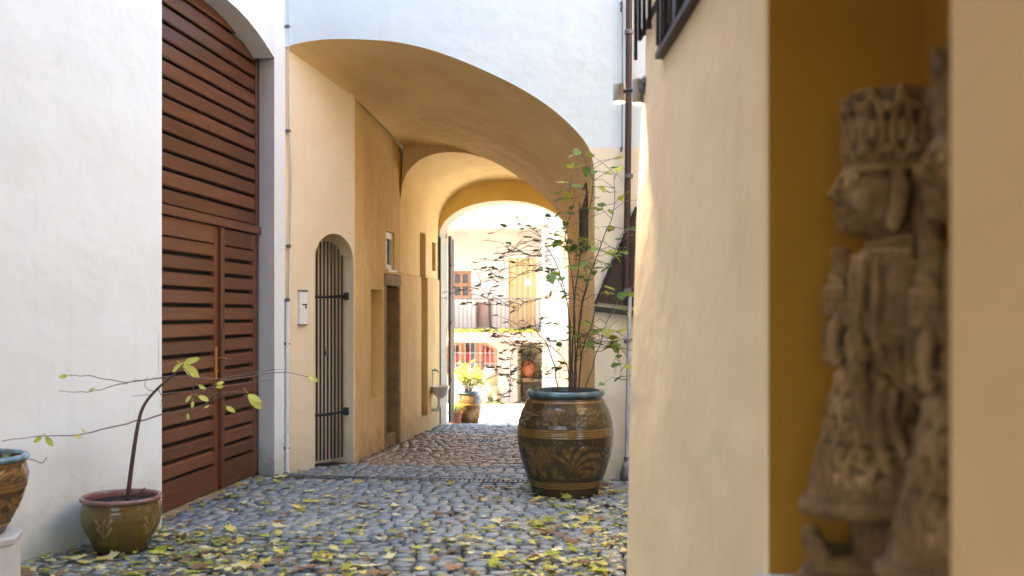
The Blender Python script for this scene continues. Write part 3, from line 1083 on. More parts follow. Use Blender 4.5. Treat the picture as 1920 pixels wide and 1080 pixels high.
# iron brackets at the corner above the lamps
ir = empty('iron_railing', (0.0, 4.7, 2.8), 'black wrought iron railing bars above the corner spotlights', 'railing')
for i, (s, zb) in enumerate(((0.07, 2.80), (0.20, 2.86), (0.36, 2.84), (0.54, 2.82))):
    a = W(s, zb, -0.035)
    MB().tube([a, a + Vector((0, 0, 1.2))], 0.009, 8).build('bar', M['iron'], ir, smooth=True)
MB().tube([W(0.10, 2.90, -.02), W(0.66, 2.90, -.02)], 0.013, 8).build('rail', M['iron'], ir)
MB().tube([W(0.30, 2.90, -.02), W(0.30, 2.90, 0.03)], 0.014, 8).build('wall_fixing', M['iron'], ir)
# courtyard wall further right (closes the yard beyond the corner)
mb = MB()
mb.grid([[(2.6, y, z) for z in (0, 2, 4, 6.5)] for y in (5.2, 7, YF)])
mb.build('side_wall', M['cream'], RB)

# unseen building over the camera, added to keep sky light off passage and niche
GB = empty('sky_blocker_building', (-3, -1, 0), 'unseen cream building added over the gateway to block sky light', 'building')
m = MB()
m.prism([(-9, 2.35, 3.35), (1.3, 2.35, 3.35), (2.6, -6, 3.35), (-12, -6, 3.35)], (0, 0, 0.25))
m.build('sky_blocker_ceiling', M['cream'], GB)
m = MB()
m.box(-12, 6, 1.9, 2.35, 3.601, 10.5)
m.build('sky_blocker_wall', M['far_cream'], GB)
# ================================================================== WALL FITTINGS
# lightning conductor: wire above, white conduit below, on the wall beside the barred gate
def on_gate_wall(s, z, k=-0.028):
    p = A2 + D2 * s + N2 * k
    return Vector((p.x, p.y, z))
lc = empty('lightning_conductor', on_gate_wall(0.03, 0), 'thin wire and white conduit running up beside the barred gate', 'conduit')
zc = lambda v: EYE + (HOR - v) / F * 9.66
wire = [on_gate_wall(0.022, zc(-60)), on_gate_wall(0.022, zc(45)), on_gate_wall(0.03, zc(242)), on_gate_wall(0.055, zc(330)), on_gate_wall(0.035, zc(460)), on_gate_wall(0.02, zc(562))]
MB().tube(smooth_path(wire, 30), 0.0065, 6).build('wire', M['zinc'], lc, smooth=True)
MB().tube([on_gate_wall(0.018, zc(566)), on_gate_wall(0.016, zc(725)), on_gate_wall(0.012, 0.0)], 0.021, 12).build('conduit_pipe', M['white_pipe'], lc, smooth=True, auto=40)
for v, s in ((45, .022), (242, .03), (460, .035), (562, .02), (645, .018), (842, .014)):
    c = on_gate_wall(s, zc(v), -0.02)
    w_ = 0.03 if v < 570 else 0.034
    m = MB()
    m.tube([c + Vector((-w_ * .9, -w_ * .4, 0)), c + Vector((w_ * .7, w_ * .4, 0))], 0.010, 6)
    m.tube([on_gate_wall(s, zc(v), 0.01), on_gate_wall(s, zc(v), -0.05)], 0.008, 6)
    m.box(c.x - .018, c.x + .018, c.y - .022, c.y + .016, c.z - .016, c.z + .016, 0.004)
    m.build('clamp', M['gunmetal'], lc)

# intercom
ic = empty('intercom', on_gate_wall(0.22, 1.3, 0), 'flat white intercom panel between conduit and barred gate', 'intercom')
def gw_box(s0, s1, z0, z1, k0, k1):
    return MB().add([on_gate_wall(s0, z0, k0), on_gate_wall(s1, z0, k0), on_gate_wall(s1, z0, k1), on_gate_wall(s0, z0, k1), on_gate_wall(s0, z1, k0), on_gate_wall(s1, z1, k0), on_gate_wall(s1, z1, k1), on_gate_wall(s0, z1, k1)],
                    [(0, 1, 2, 3), (4, 5, 6, 7), (0, 1, 5, 4), (1, 2, 6, 5), (2, 3, 7, 6), (3, 0, 4, 7)])
gw_box(0.165, 0.265, 1.455, 1.78, -0.028, 0.004).build('panel', M['white_paint'], ic)
gw_box(0.163, 0.267, 1.780, 1.795, -0.034, 0.004).build('rain_cap', M['gunmetal'], ic)
gw_box(0.163, 0.267, 1.445, 1.454, -0.030, 0.004).build('bottom_edge', M['gunmetal'], ic)
gw_box(0.20, 0.258, 1.645, 1.657, -0.031, -0.028).build('name_plate', M['black'], ic)
gw_box(0.236, 0.252, 1.61, 1.640, -0.032, -0.028).build('button', M['gunmetal'], ic)

# wash basin near the end of the passage
wb = empty('wash_basin', (XP, 14.3, 0.4), 'small white wall basin with tap inside the ochre passage', 'basin')
yb_ = 14.25
m = MB()
pf = [(0.05, -0.16), (0.13, -0.10), (0.165, 0.0), (0.175, 0.01), (0.16, 0.012), (0.12, -0.06), (0.03, -0.09)]
m.lathe(pf, (XP + .12, yb_, 0.50), 24, 0.8, 1.0)
m.build('bowl', M['ceramic'], wb, smooth=True)
MB().tube(smooth_path([(XP + .10, yb_, .36), (XP + .10, yb_, .24), (XP + .07, yb_, .17), (XP - .01, yb_, .17)], 10), 0.024, 8).build('drain_pipe', M['ceramic'], wb, smooth=True)
m = MB(); m.tube([(XP - .01, yb_, .74), (XP + .07, yb_, .74), (XP + .09, yb_, .71)], 0.011, 8); m.tube([(XP + .045, yb_ - .035, .765), (XP + .045, yb_ + .035, .765)], 0.007, 6); m.tube([(XP + .045, yb_, .74), (XP + .045, yb_, .765)], 0.007, 6)
m.build('tap', M['gunmetal'], wb)
MB().tube([(XP + .008, yb_, .74), (XP + .008, yb_, .50)], 0.006, 6).build('supply_pipe', M['zinc'], wb)

# dark downpipe on the facade right of the arch, thin grey pipe below
yp = YF - 0.085
dp = empty('downpipe', PY(1176, 925, yp), 'rusty brown downpipe over a thin grey pipe right of the arch', 'pipe')
MB().tube([PY(1180, -80, yp), PY(1178, 250, yp), PY(1174, 560, yp)], 0.030, 12).build('upper_pipe', M['brown_metal'], dp, smooth=True, auto=40)
MB().tube([PY(1181, 556, yp), PY(1178, 700, yp), PY(1174, 905, yp)], 0.021, 12).build('lower_pipe', M['zinc'], dp, smooth=True, auto=40)
b0 = PY(1173, 903, yp)
MB().lathe([(0.030, 0.06), (0.034, 0.02), (0.05, -0.02), (0.055, -0.10)][::-1], (b0.x, b0.y, max(0.11, b0.z)), 14).build('foot', M['gunmetal'], dp, smooth=True)
for v in (60, 330, 545, 640, 860):
    c = PY(1179 if v < 400 else 1176, v, yp)
    m = MB(); m.tube([c + Vector((0, 0, -.018)), c + Vector((0, 0, .018))], 0.040 if v < 560 else 0.032, 12); m.box(c.x - .01, c.x + .01, c.y, YF, c.z - .01, c.z + .01)
    m.build('bracket', M['gunmetal'], dp)
cb = empty('facade_cable', PY(1166, 283, YF - .02), 'thin bare cable with insulators on the facade beside the downpipe', 'cable')
MB().tube([PY(1166, -60, YF - .035), PY(1167, 120, YF - .035), PY(1166, 283, YF - .035)], 0.0045, 6).build('wire', M['gunmetal'], cb)
for v in (8, 18, 280):
    c = PY(1165, v, YF - .035)
    m = MB(); m.lathe([(0.006, -.022), (.016, -.014), (.009, 0), (.016, .014), (.006, .022)], c, 10); m.tube([c, (c.x, YF, c.z)], 0.005, 6)
    m.build('insulator', M['gunmetal'], cb)

# brown sheet metal hood on the facade, sloping up to the right
hd = empty('metal_hood', PY(1160, 590, YF - .1), 'dark brown sheet metal hood on the facade behind the downpipe', 'hood')
hp = [PY(1117, 566, YF - .012), PY(1215, 578, YF - .012), PY(1215, 372, YF - .012), PY(1192, 392, YF - .012)]
for p in hp: p.y = YF - .003
MB().prism(hp, (0, -0.045, 0)).build('sheet', M['brown_metal'], hd)
MB().prism([PY(1114, 574, YF - .06), PY(1216, 586, YF - .06), PY(1216, 596, YF - .06), PY(1114, 584, YF - .06)], (0, 0.055, 0)).build('bottom_bar', M['iron'], hd)
e0, e1 = PY(1116, 570, YF - .055), PY(1193, 388, YF - .055)
MB().tube([e0, e1], 0.014, 6).build('edge_bar', M['iron'], hd)

# corner spotlights
def spotlight(c, label, r, h, wall_pt):
    root = empty('spotlight', c, label, 'lamp', 'spotlights on the corner of the cream building')
    m = MB()
    m.lathe([(r * .90, 0.012), (r * .92, 0.0), (r, 0.0), (r, h * .97), (r * .94, h), (r * .3, h)], c, 24)
    m.build('housing', M['steel'], root, smooth=True, auto=35)
    MB().lathe([(r * .88, 0.006), (r * .88, 0.010)], c, 20).build('lens', M['lamp_glow'], root)
    top_ = Vector(c) + Vector((0, 0, h * .55))
    MB().tube([top_, Vector(wall_pt)], 0.010, 8).build('arm', M['iron'], root)
    MB().ball(wall_pt, 0.022, 0.022, 0.03).build('wall_mount', M['gunmetal'], root, smooth=True)
    ld = bpy.data.lights.new('spot_light', 'SPOT')
    ld.energy = 9.0
    ld.color = (1.0, 0.78, 0.55)
    ld.spot_size = math.radians(100)
    ld.spot_blend = 0.6
    ld.shadow_soft_size = 0.02
    lo_ = bpy.data.objects.new('spot_light', ld)
    COL.objects.link(lo_)
    lo_.matrix_basis = Matrix.Translation(Vector(c) - Vector((0, 0, 0.015)))
    lo_.parent = root
    lo_.matrix_parent_inverse = wmat(root).inverted()
    return root
la = PD(1161, 192, 4.86)
lb = PD(1196, 195, 4.80)
spotlight(la, 'steel cylinder spotlight standing out on a black arm from the corner', 0.030, 0.088, W(0.18, la.z + .05, -0.01))
spotlight(lb, 'steel cylinder spotlight mounted close to the cream wall corner', 0.027, 0.118, W(0.20, lb.z + .10, 0.0))

# ================================================================== POTS
DARK = np.array((0.030, 0.019, 0.008)); OCH = np.array((0.22, 0.115, 0.022)); TAN = np.array((0.19, 0.115, 0.045))
BLUE = np.array((0.10, 0.17, 0.20)); OLIVE = np.array((0.105, 0.070, 0.020)); PLUM = np.array((0.20, 0.10, 0.085))

def sstep(a, b, x):
    t = np.clip((x - a) / (b - a), 0, 1)
    return t * t * (3 - 2 * t)

def glazed_pot(name, prof, loc, label, n, painter, soil_z, soil_r, rot=0.0, group=None, extra_rows=1):
    """prof: list of (r,z) outside bottom -> rim -> inside; painter(phi, z, r, idx) -> colour, relief"""
    root = empty(name, loc, label, 'pot', group)
    P_ = [Vector((r, z, 0)) for r, z in prof]
    pr = []
    for a, b in zip(P_, P_[1:]):
        k = max(1, int((b - a).length / (prof_step)))
        for i in range(k):
            pr.append(a.lerp(b, i / k))
    pr.append(P_[-1])
    R = np.array([p.x for p in pr]); Z = np.array([p.y for p in pr])
    phi = np.arange(n) * 2 * PI / n
    RR, PH = np.meshgrid(R, phi, indexing='ij')
    ZZ = np.repeat(Z[:, None], n, 1)
    inner = np.repeat((np.arange(len(pr)) > np.argmax(Z))[:, None], n, 1)
    col, rel = painter(PH, ZZ, RR, inner)
    RR2 = RR + rel * 0.0025 * (~inner)
    V = np.stack([RR2 * np.cos(PH + rot) + loc[0], RR2 * np.sin(PH + rot) + loc[1], ZZ + loc[2]], -1).reshape(-1, 3)
    fs = []
    for i in range(len(pr) - 1):
        for k in range(n):
            l = (k + 1) % n
            fs.append((i * n + k, i * n + l, (i + 1) * n + l, (i + 1) * n + k))
    fs.append(tuple(range(n))[::-1])
    me = bpy.data.meshes.new('body')
    me.from_pydata(V.tolist(), [], fs)
    me.update()
    me.materials.append(M['glaze'])
    me.polygons.foreach_set('use_smooth', [True] * len(me.polygons))
    at = me.color_attributes.new('glaze', 'FLOAT_COLOR', 'POINT')
    buf = np.concatenate([col.reshape(-1, 3), rel.reshape(-1, 1)], 1).astype(np.float32)
    at.data.foreach_set('color', buf.ravel())
    link('body', me, root)
    m = MB()
    rr_ = [(soil_r * f, soil_z + 0.012 * math.cos(f * 5)) for f in (1.0, .8, .55, .3, .05)]
    m.lathe(rr_, loc, 24)
    m.build('soil', M['soil'], root, smooth=True)
    return root
prof_step = 0.008

def ring(z, c, w):
    return np.exp(-((z - c) / w) ** 2)

def dragon_painter(h, rmax, rim0, blue=BLUE, dk=DARK, oc=OCH, tn=TAN, reps=3, phase=0.0, strength=1.0):
    def f(ph, z, r, inner):
        t = z / h
        col = np.ones(ph.shape + (3,)) * dk
        rel = np.zeros(ph.shape)
        # panels: curling beasts with feathered, fanned tails
        def panel(t0, t1, reps, phs, flip, c):
            nonlocal col, rel
            W_ = 2 * PI * rmax / reps
            x = ((ph + phs) / (2 * PI) * reps) % 1.0
            x = (x - 0.5) * W_ * flip
            y = (t - (t0 + t1) / 2) * h
            H = (t1 - t0) * h
            wob = 0.012 * np.sin(x * 47 + y * 31) + 0.008 * np.sin(x * 90 - y * 60)
            # tail fan: feathers sweeping out from a low pivot
            px, py = 0.06 * W_, -0.34 * H
            dx, dy = x - px, y - py
            rad = np.hypot(dx, dy) / H
            an = np.arctan2(dy, dx)
            sw = an + 0.9 * rad * np.sign(an - 1.75) * -1
            stripes = 0.5 + 0.5 * np.sin(sw * 15 + 0.5 * np.sin(rad * 9))
            reach = 0.70 + 0.12 * np.sin(an * 2 + 1) + 0.05 * np.sin(sw * 15)
            fan = sstep(0.07, 0.14, rad) * (1 - sstep(reach, reach + 0.06, rad)) * sstep(-0.15, 0.10, an) * (1 - sstep(2.25, 2.5, an))
            fan = fan * (0.18 + 0.82 * sstep(0.28, 0.62, stripes)) * (0.75 + 0.25 * np.sin(rad * 30))
            # body, mane and head
            bx = x + 0.29 * W_
            blob = np.hypot(bx / (0.17 * W_), (y - 0.04 * H - 0.10 * H * np.sin(bx * 16)) / (0.28 * H)) + wob * 10
            body = 1 - sstep(0.75, 1.1, blob)
            scale_ = 0.60 + 0.25 * np.sin(blob * 22) + 0.15 * np.sin(bx * 130 + 2 * np.sin(y * 90))
            head = (1 - sstep(0.7, 1.15, np.hypot((x + 0.42 * W_) / (0.07 * W_), (y - 0.22 * H) / (0.15 * H)) + wob * 8)) * (0.7 + 0.3 * np.sin(y * 160))
            legs = np.zeros_like(x)
            for lx, ly, lw, lh in ((-0.40, -0.30, .035, .12), (-0.27, -0.34, .05, .07), (-0.13, -0.28, .04, .14), (-0.05, -0.40, .06, .04), (0.24, -0.38, .07, .05), (0.36, -0.30, .04, .10)):
                legs = np.maximum(legs, 1 - sstep(0.7, 1.15, np.hypot((x - lx * W_ - 0.25 * (y - ly * H)) / (lw * W_), (y - ly * H) / (lh * H)) + wob * 12))
            legs = legs * 0.7
            curls = sstep(0.45, 0.8, np.sin(x * 75 + 3 * np.sin(y * 40)) * np.sin(y * 62 + 2 * np.sin(x * 38))) * 0.55
            m = np.maximum.reduce([fan, body * scale_, head, legs, curls * (1 - body) * (1 - sstep(0.0, 0.02, fan))])
            m = m * sstep(t0, t0 + 0.015, t) * (1 - sstep(t1 - 0.015, t1, t)) * strength
            col = col * (1 - m[..., None]) + c * m[..., None]
            rel = np.maximum(rel, m)
        panel(0.165, 0.565, reps, phase, 1, oc * 0.85)
        panel(0.665, 0.885, reps + 1, phase + 0.6, -1, tn * 0.85)
        for c, w in ((0.595, .008), (0.618, .008), (0.641, .008), (0.575, .004), (0.115, .008), (0.138, .006), (0.092, .005), (0.90, .010)):
            m = ring(t, c, w)[..., None]
            col = col * (1 - m) + oc * m
            rel = np.maximum(rel, m[..., 0] * 1.3)
        # broad warm wash of thinner glaze
        ws = 0.10 + 0.10 * np.sin(ph * 3 + t * 5)
        col = col * (1 - ws[..., None]) + OLIVE * ws[..., None]
        rb = sstep(rim0, rim0 + 0.012, t)
        rb = np.maximum(rb, inner * 1.0)[..., None]
        bl = blue * (0.8 + 0.35 * np.sin(ph * 5 + 1) * np.sin(ph * 11))[..., None]
        bl = np.where(inner[..., None] & (t[..., None] < 0.95), dk * 1.2, bl)
        edge = ring(t, rim0 + 0.012, 0.010)[..., None]
        bl = bl * (1 - edge) + dk * edge
        col = col * (1 - rb) + bl * rb
        rel = rel * (1 - rb[..., 0])
        return col, rel
    return f

bigp = PD(1060, 934, 8.62); bigp.z = 0.012
BH = 0.90
big_prof = [(0.285, 0.0), (0.292, 0.012), (0.315, 0.09), (0.352, 0.20), (0.390, 0.32), (0.411, 0.43), (0.416, 0.52), (0.405, 0.62), (0.378, 0.71), (0.338, 0.79), (0.318, 0.822), (0.322, 0.835), (0.338, 0.850), (0.340, 0.868), (0.330, 0.885), (0.318, 0.890), (0.302, 0.884), (0.296, 0.86), (0.295, 0.80)]
big_pot = glazed_pot('glazed_jar', big_prof, bigp, 'big brown and ochre glazed jar with dragons and blue rim by the arch', 420,
                     dragon_painter(0.89, 0.416, 0.925, phase=0.62, strength=0.8), 0.84, 0.297, rot=-1.9)

# bowl shaped pot with a plum rim (left)
def bowl_painter(ph, z, r, inner):
    h = 0.35
    t = z / h
    col = np.ones(ph.shape + (3,)) * OLIVE * 1.35
    grad = sstep(0.0, 0.3, t)
    col = col * (0.45 + 0.55 * grad)[..., None]
    rel = np.zeros(ph.shape)
    for c, w in ((0.86, .012), (0.815, .010), (0.20, .012), (0.155, .010)):
        m = ring(t, c, w)[..., None]
        col = col * (1 - m) + OCH * 0.8 * m
        rel = np.maximum(rel, m[..., 0])
    # sprigs: a stem with paired leaflets, five round the pot
    x = ((ph / (2 * PI) * 5) % 1.0 - 0.5) * (2 * PI * 0.25 / 5)
    y = (t - 0.52) * h
    m = np.zeros(ph.shape)
    for k in range(5):
        for s in (-1, 1):
            cx_, cy_ = s * (0.012 + 0.020 * (k % 3) / 2 + 0.006 * k), -0.055 + k * 0.024
            a = s * 0.9
            ux = (x - cx_) * math.cos(a) + (y - cy_) * math.sin(a)
            uy = -(x - cx_) * math.sin(a) + (y - cy_) * math.cos(a)
            m = np.maximum(m, 1 - sstep(0.8, 1.15, np.hypot(ux / 0.017, uy / 0.0075)))
    m = np.maximum(m, (1 - sstep(0.002, 0.004, np.abs(x - 0.01 * np.sin(y * 30)))) * (np.abs(y) < 0.06))
    m = m * 0.75
    col = col * (1 - m[..., None]) + np.array((0.34, 0.25, 0.12)) * m[..., None]
    rel = np.maximum(rel, m)
    rb = np.maximum(sstep(0.90, 0.915, t), inner * 1.0)[..., None]
    col = col * (1 - rb) + PLUM * rb
    return col, rel * (1 - rb[..., 0])
bp = PD(228, 1030, 6.55); bp.z = 0.012
bowl_prof = [(0.165, 0.0), (0.172, 0.012), (0.182, 0.05), (0.205, 0.09), (0.238, 0.16), (0.251, 0.22), (0.250, 0.27), (0.240, 0.312), (0.242, 0.318), (0.257, 0.326), (0.259, 0.342), (0.248, 0.352), (0.232, 0.350), (0.226, 0.335), (0.222, 0.28)]
bowl_pot = glazed_pot('glazed_bowl_pot', bowl_prof, bp, 'olive glazed bowl pot with pale sprigs and plum rim before the white wall', 260, bowl_painter, 0.305, 0.224, rot=0.35)

# pot on the plinth at the left
pl = PD(-52, 1005, 5.35)
pz = PD(0, 1003, 5.35).z
lp_prof = [(0.150, 0.0), (0.160, 0.01), (0.185, 0.06), (0.235, 0.16), (0.268, 0.26), (0.275, 0.32), (0.262, 0.375), (0.258, 0.385), (0.272, 0.395), (0.280, 0.41), (0.272, 0.425), (0.255, 0.428), (0.245, 0.415), (0.240, 0.36)]
plinth = empty('plinth', (pl.x, pl.y, 0), 'pale stone plinth carrying the blue rimmed pot', 'plinth')
m = MB()
m.lathe([(0.235, 0.0), (0.24, 0.01), (0.235, pz - .05), (0.245, pz - .04), (0.25, pz - .012), (0.242, pz)], (pl.x, pl.y, 0), 8)
m.build('block', M['limestone'], plinth)
left_pot = glazed_pot('glazed_jar', lp_prof, Vector((pl.x, pl.y, pz + .002)), 'amber glazed pot with blue rim standing on the pale plinth', 260,
                      dragon_painter(0.428, 0.27, 0.905, blue=np.array((0.16, 0.28, 0.33)), dk=np.array((0.10, 0.055, 0.02)), oc=np.array((0.45, 0.22, 0.05)), tn=np.array((0.40, 0.20, 0.06)), reps=3), 0.39, 0.24, rot=1.0)
# rear pot at the end of the passage
fp = PY(877, 790, 16.3); fp.z = gz(16.3) + .004
far_prof = [(r * 0.585, z * 0.585) for r, z in big_prof]
prof_step = 0.012
far_pot = glazed_pot('glazed_jar', far_prof, fp, 'amber glazed jar with yellow green shrub at the far passage end', 120,
                     dragon_painter(0.52, 0.243, 0.93, dk=np.array((0.16, 0.07, 0.02)), oc=np.array((0.50, 0.24, 0.05)), reps=3, phase=0.3), 0.49, 0.172, rot=-1.9)
# terracotta flowerpot beside it
tp = PY(853, 797, 16.0); tp.z = gz(16.0) + .004
tr = empty('terracotta_pot', tp, 'small terracotta flowerpot in front of the amber jar', 'pot')
MB().lathe([(0.085, 0), (0.115, .16), (0.128, .162), (0.131, .20), (0.118, .20), (0.112, .165)], tp, 28).build('body', M['terracotta'], tr, smooth=True, auto=40)
MB().lathe([(0.113, 0.175), (0.05, 0.182)], tp, 20).build('soil', M['soil'], tr)

# ================================================================== LEAVES AND PLANTS
def leaf_verts(kind, r):
    """flat outline in xy, stalk at origin, tip along +y, length 1"""
    if kind == 'oval':
        pts = [(0, 0), (.16, .18), (.23, .45), (.17, .75), (0, 1), (-.17, .75), (-.23, .45), (-.16, .18)]
    elif kind == 'vine':
        pts = [(0, 0), (.20, -.10), (.42, .12), (.36, .30), (.50, .52), (.26, .56), (.16, .82), (0, 1), (-.16, .82), (-.26, .56), (-.50, .52), (-.36, .30), (-.42, .12), (-.20, -.10)]
    else:   # maple
        pts = [(0, 0), (.12, .10), (.42, -.06), (.30, .16), (.62, .22), (.44, .36), (.74, .66), (.44, .62), (.34, .70), (.22, .58), (.16, .80), (0, 1.05),
               (-.16, .80), (-.22, .58), (-.34, .70), (-.44, .62), (-.74, .66), (-.44, .36), (-.62, .22), (-.30, .16), (-.42, -.06), (-.12, .10)]
    return pts

def leaf_mesh(kind, mat, seed, fold=0.25, droop=0.3):
    r = random.Random(seed)
    pts = leaf_verts(kind, r)
    c = (0, 0.42)
    cu, cv = r.uniform(-droop, droop), r.uniform(-droop, droop)
    def h(x, y):
        return fold * abs(x) + cu * (y - .5) ** 2 + cv * x * (y - .4) + 0.04 * math.sin(7 * x + 5 * y + seed)
    vs = [(x, y, h(x, y)) for x, y in pts] + [(c[0], c[1], h(*c))]
    n = len(pts)
    fs = [(i, (i + 1) % n, n) for i in range(n)]
    m = MB(); m.add(vs, fs)
    # stalk
    m.add([(-.015, 0, .0), (.015, 0, .0), (.05, -.38, .05 + .1 * r.random()), (.03, -.38, .05)], [(0, 1, 2, 3)])
    return m.mesh('leaf', mat), (vs, fs)

def leaf_frame(p, yaw, pitch, roll, size):
    return Matrix.Translation(p) @ Matrix.Rotation(yaw, 4, 'Z') @ Matrix.Rotation(pitch, 4, 'X') @ Matrix.Rotation(roll, 4, 'Y') @ Matrix.Diagonal((size, size, size, 1))

# --- climbing bush in the big jar
bush = empty('potted_shrub', bigp + Vector((0, 0, .84)), 'tall thin stemmed shrub with sparse lobed leaves in the dragon jar', 'shrub')
D0 = 8.62
stem_px = [  # (points (u, v, depth offset), base radius)
    ([(1072, 742, 0), (1074, 640, 0), (1080, 540, .05), (1098, 430, .1), (1112, 350, .1), (1100, 305, .1)], .011),
    ([(1078, 742, .03), (1082, 650, 0), (1095, 560, -.05), (1122, 470, -.1), (1150, 395, -.1), (1152, 325, -.1)], .011),
    ([(1068, 742, 0), (1070, 640, -.05), (1062, 560, -.1), (1035, 515, -.15), (990, 508, -.2), (955, 530, -.25)], .009),
    ([(1066, 742, .05), (1068, 610, .1), (1052, 520, .1), (1030, 470, .15), (1000, 430, .15), (968, 418, .15)], .009),
    ([(1048, 735, -.1), (1036, 672, -.15), (1012, 628, -.2), (985, 614, -.25), (962, 632, -.25)], .008),
    ([(1072, 735, .1), (1060, 680, .1), (1022, 645, .1), (975, 650, .1), (930, 640, .1)], .007),
    ([(1084, 742, -.05), (1092, 660, -.1), (1108, 610, -.15), (1128, 540, -.2), (1150, 480, -.2), (1170, 430, -.2)], .009),
    ([(1092, 740, 0), (1110, 690, -.05), (1140, 600, -.1), (1165, 550, -.1)], .007),
    ([(1076, 742, .0), (1078, 600, .05), (1070, 500, .1), (1060, 440, .1), (1075, 380, .1), (1060, 350, .1)], .009),
    ([(1098, 600, 0), (1140, 630, -.1), (1160, 665, -.1), (1164, 712, -.1)], .005),
    ([(1080, 742, .06), (1088, 690, .1), (1086, 600, .15), (1100, 520, .2), (1085, 480, .2), (1070, 470, .2)], .008),
    ([(1070, 560, 0), (1010, 560, 0), (960, 575, 0), (915, 560, 0), (880, 548, 0)], .005),
    ([(1052, 520, .1), (1015, 500, .1), (960, 500, .05), (905, 530, .0), (862, 545, 0)], .005),
    ([(985, 615, -.25), (960, 660, -.25), (955, 740, -.25), (952, 800, -.25)], .004),
    ([(1030, 470, .15), (1005, 480, .2), (960, 470, .2), (930, 490, .2)], .0045),
    ([(1082, 650, 0), (1110, 640, .1), (1150, 655, .1)], .004),
    ([(1074, 640, 0), (1030, 640, .2), (1000, 675, .2), (960, 700, .2), (935, 702, .2)], .005),
    ([(1074, 700, 0), (1040, 690, .2), (1010, 715, .2), (985, 735, .2)], .004),
]
leaf_spots = []
rl = random.Random(21)
tw = MB()
for si, (px, r0) in enumerate(stem_px):
    pts = [PD(u, v, D0 + dd) for u, v, dd in px]
    if px[0][1] > 730:
        pts[0].z = bigp.z + 0.82
    path = smooth_path(pts, 26)
    path = [p + Vector((rl.uniform(-.006, .006), rl.uniform(-.006, .006), rl.uniform(-.004, .004))) for p in path]
    MB().tube(path, [r0 * .82 * (1 - 0.72 * i / 25) for i in range(26)], 6).build('stem', M['bark'], bush, smooth=True)
    start = 12 if px[0][1] > 730 else 5
    for i in range(start, 26):
        for _ in range(2 if rl.random() < .45 else 1):
            if rl.random() > 0.74: continue
            a = path[i]
            yaw = rl.uniform(0, 2 * PI)
            L = rl.uniform(.08, .30)
            e = a + Vector((math.cos(yaw) * L, math.sin(yaw) * L * .7, rl.uniform(-.10, .14)))
            mid_ = a.lerp(e, .5) + Vector((0, 0, rl.uniform(0, .05)))
            tw.tube([a, mid_, e], [.0032, .0025, .0018], 4, cap=False)
            for p in (e, mid_) if rl.random() < .6 else (e,):
                leaf_spots.append((p, yaw - PI / 2))
        if rl.random() < 0.35:
            leaf_spots.append((path[i], rl.uniform(0, 2 * PI)))
o = tw.build('twigs', M['twig'], bush); o['kind'] = 'stuff'
BL = {k: [leaf_mesh('vine', LEAF[k], 300 + i, .12)[0] for i in range(3)] for k in ('green', 'dark', 'olive', 'lime')}
rl.shuffle(leaf_spots)
leaf_spots = [q for q in leaf_spots if rl.random() < (.60 if q[0].x > bigp.x - .12 else .72)]
leaf_spots.sort(key=lambda q: q[0].x < bigp.x - .12)
def axis_u(p):
    d = -SA * p.x + CA * p.y
    return 960 + F * (CA * p.x + SA * p.y) / d
extra = MB()
for li, (p, yaw) in enumerate(leaf_spots):
    left_side = p.x < bigp.x - 0.12
    k = rl.choice(('dark', 'dark', 'dark', 'green')) if left_side else rl.choice(('green', 'green', 'lime', 'olive', 'green'))  # backlit left leaves take darker greens: shade put into the colour
    size = rl.uniform(.042, .076) if left_side else rl.uniform(.06, .115)
    fr = leaf_frame(p, yaw, rl.gauss(0 if left_side else -.25, .20 if left_side else .35), rl.gauss(0, .22 if left_side else .25), size)
    me_ = rl.choice(BL[k])
    if li < 295:
        link('leaf', me_, bush, fr)
    else:
        extra.add([fr @ v_.co for v_ in me_.vertices], [tuple(f_.vertices) for f_ in me_.polygons])
if extra.v:
    o = extra.build('small_leaves', LEAF['dark'], bush); o['kind'] = 'stuff'
print('bush leaves', len(leaf_spots))

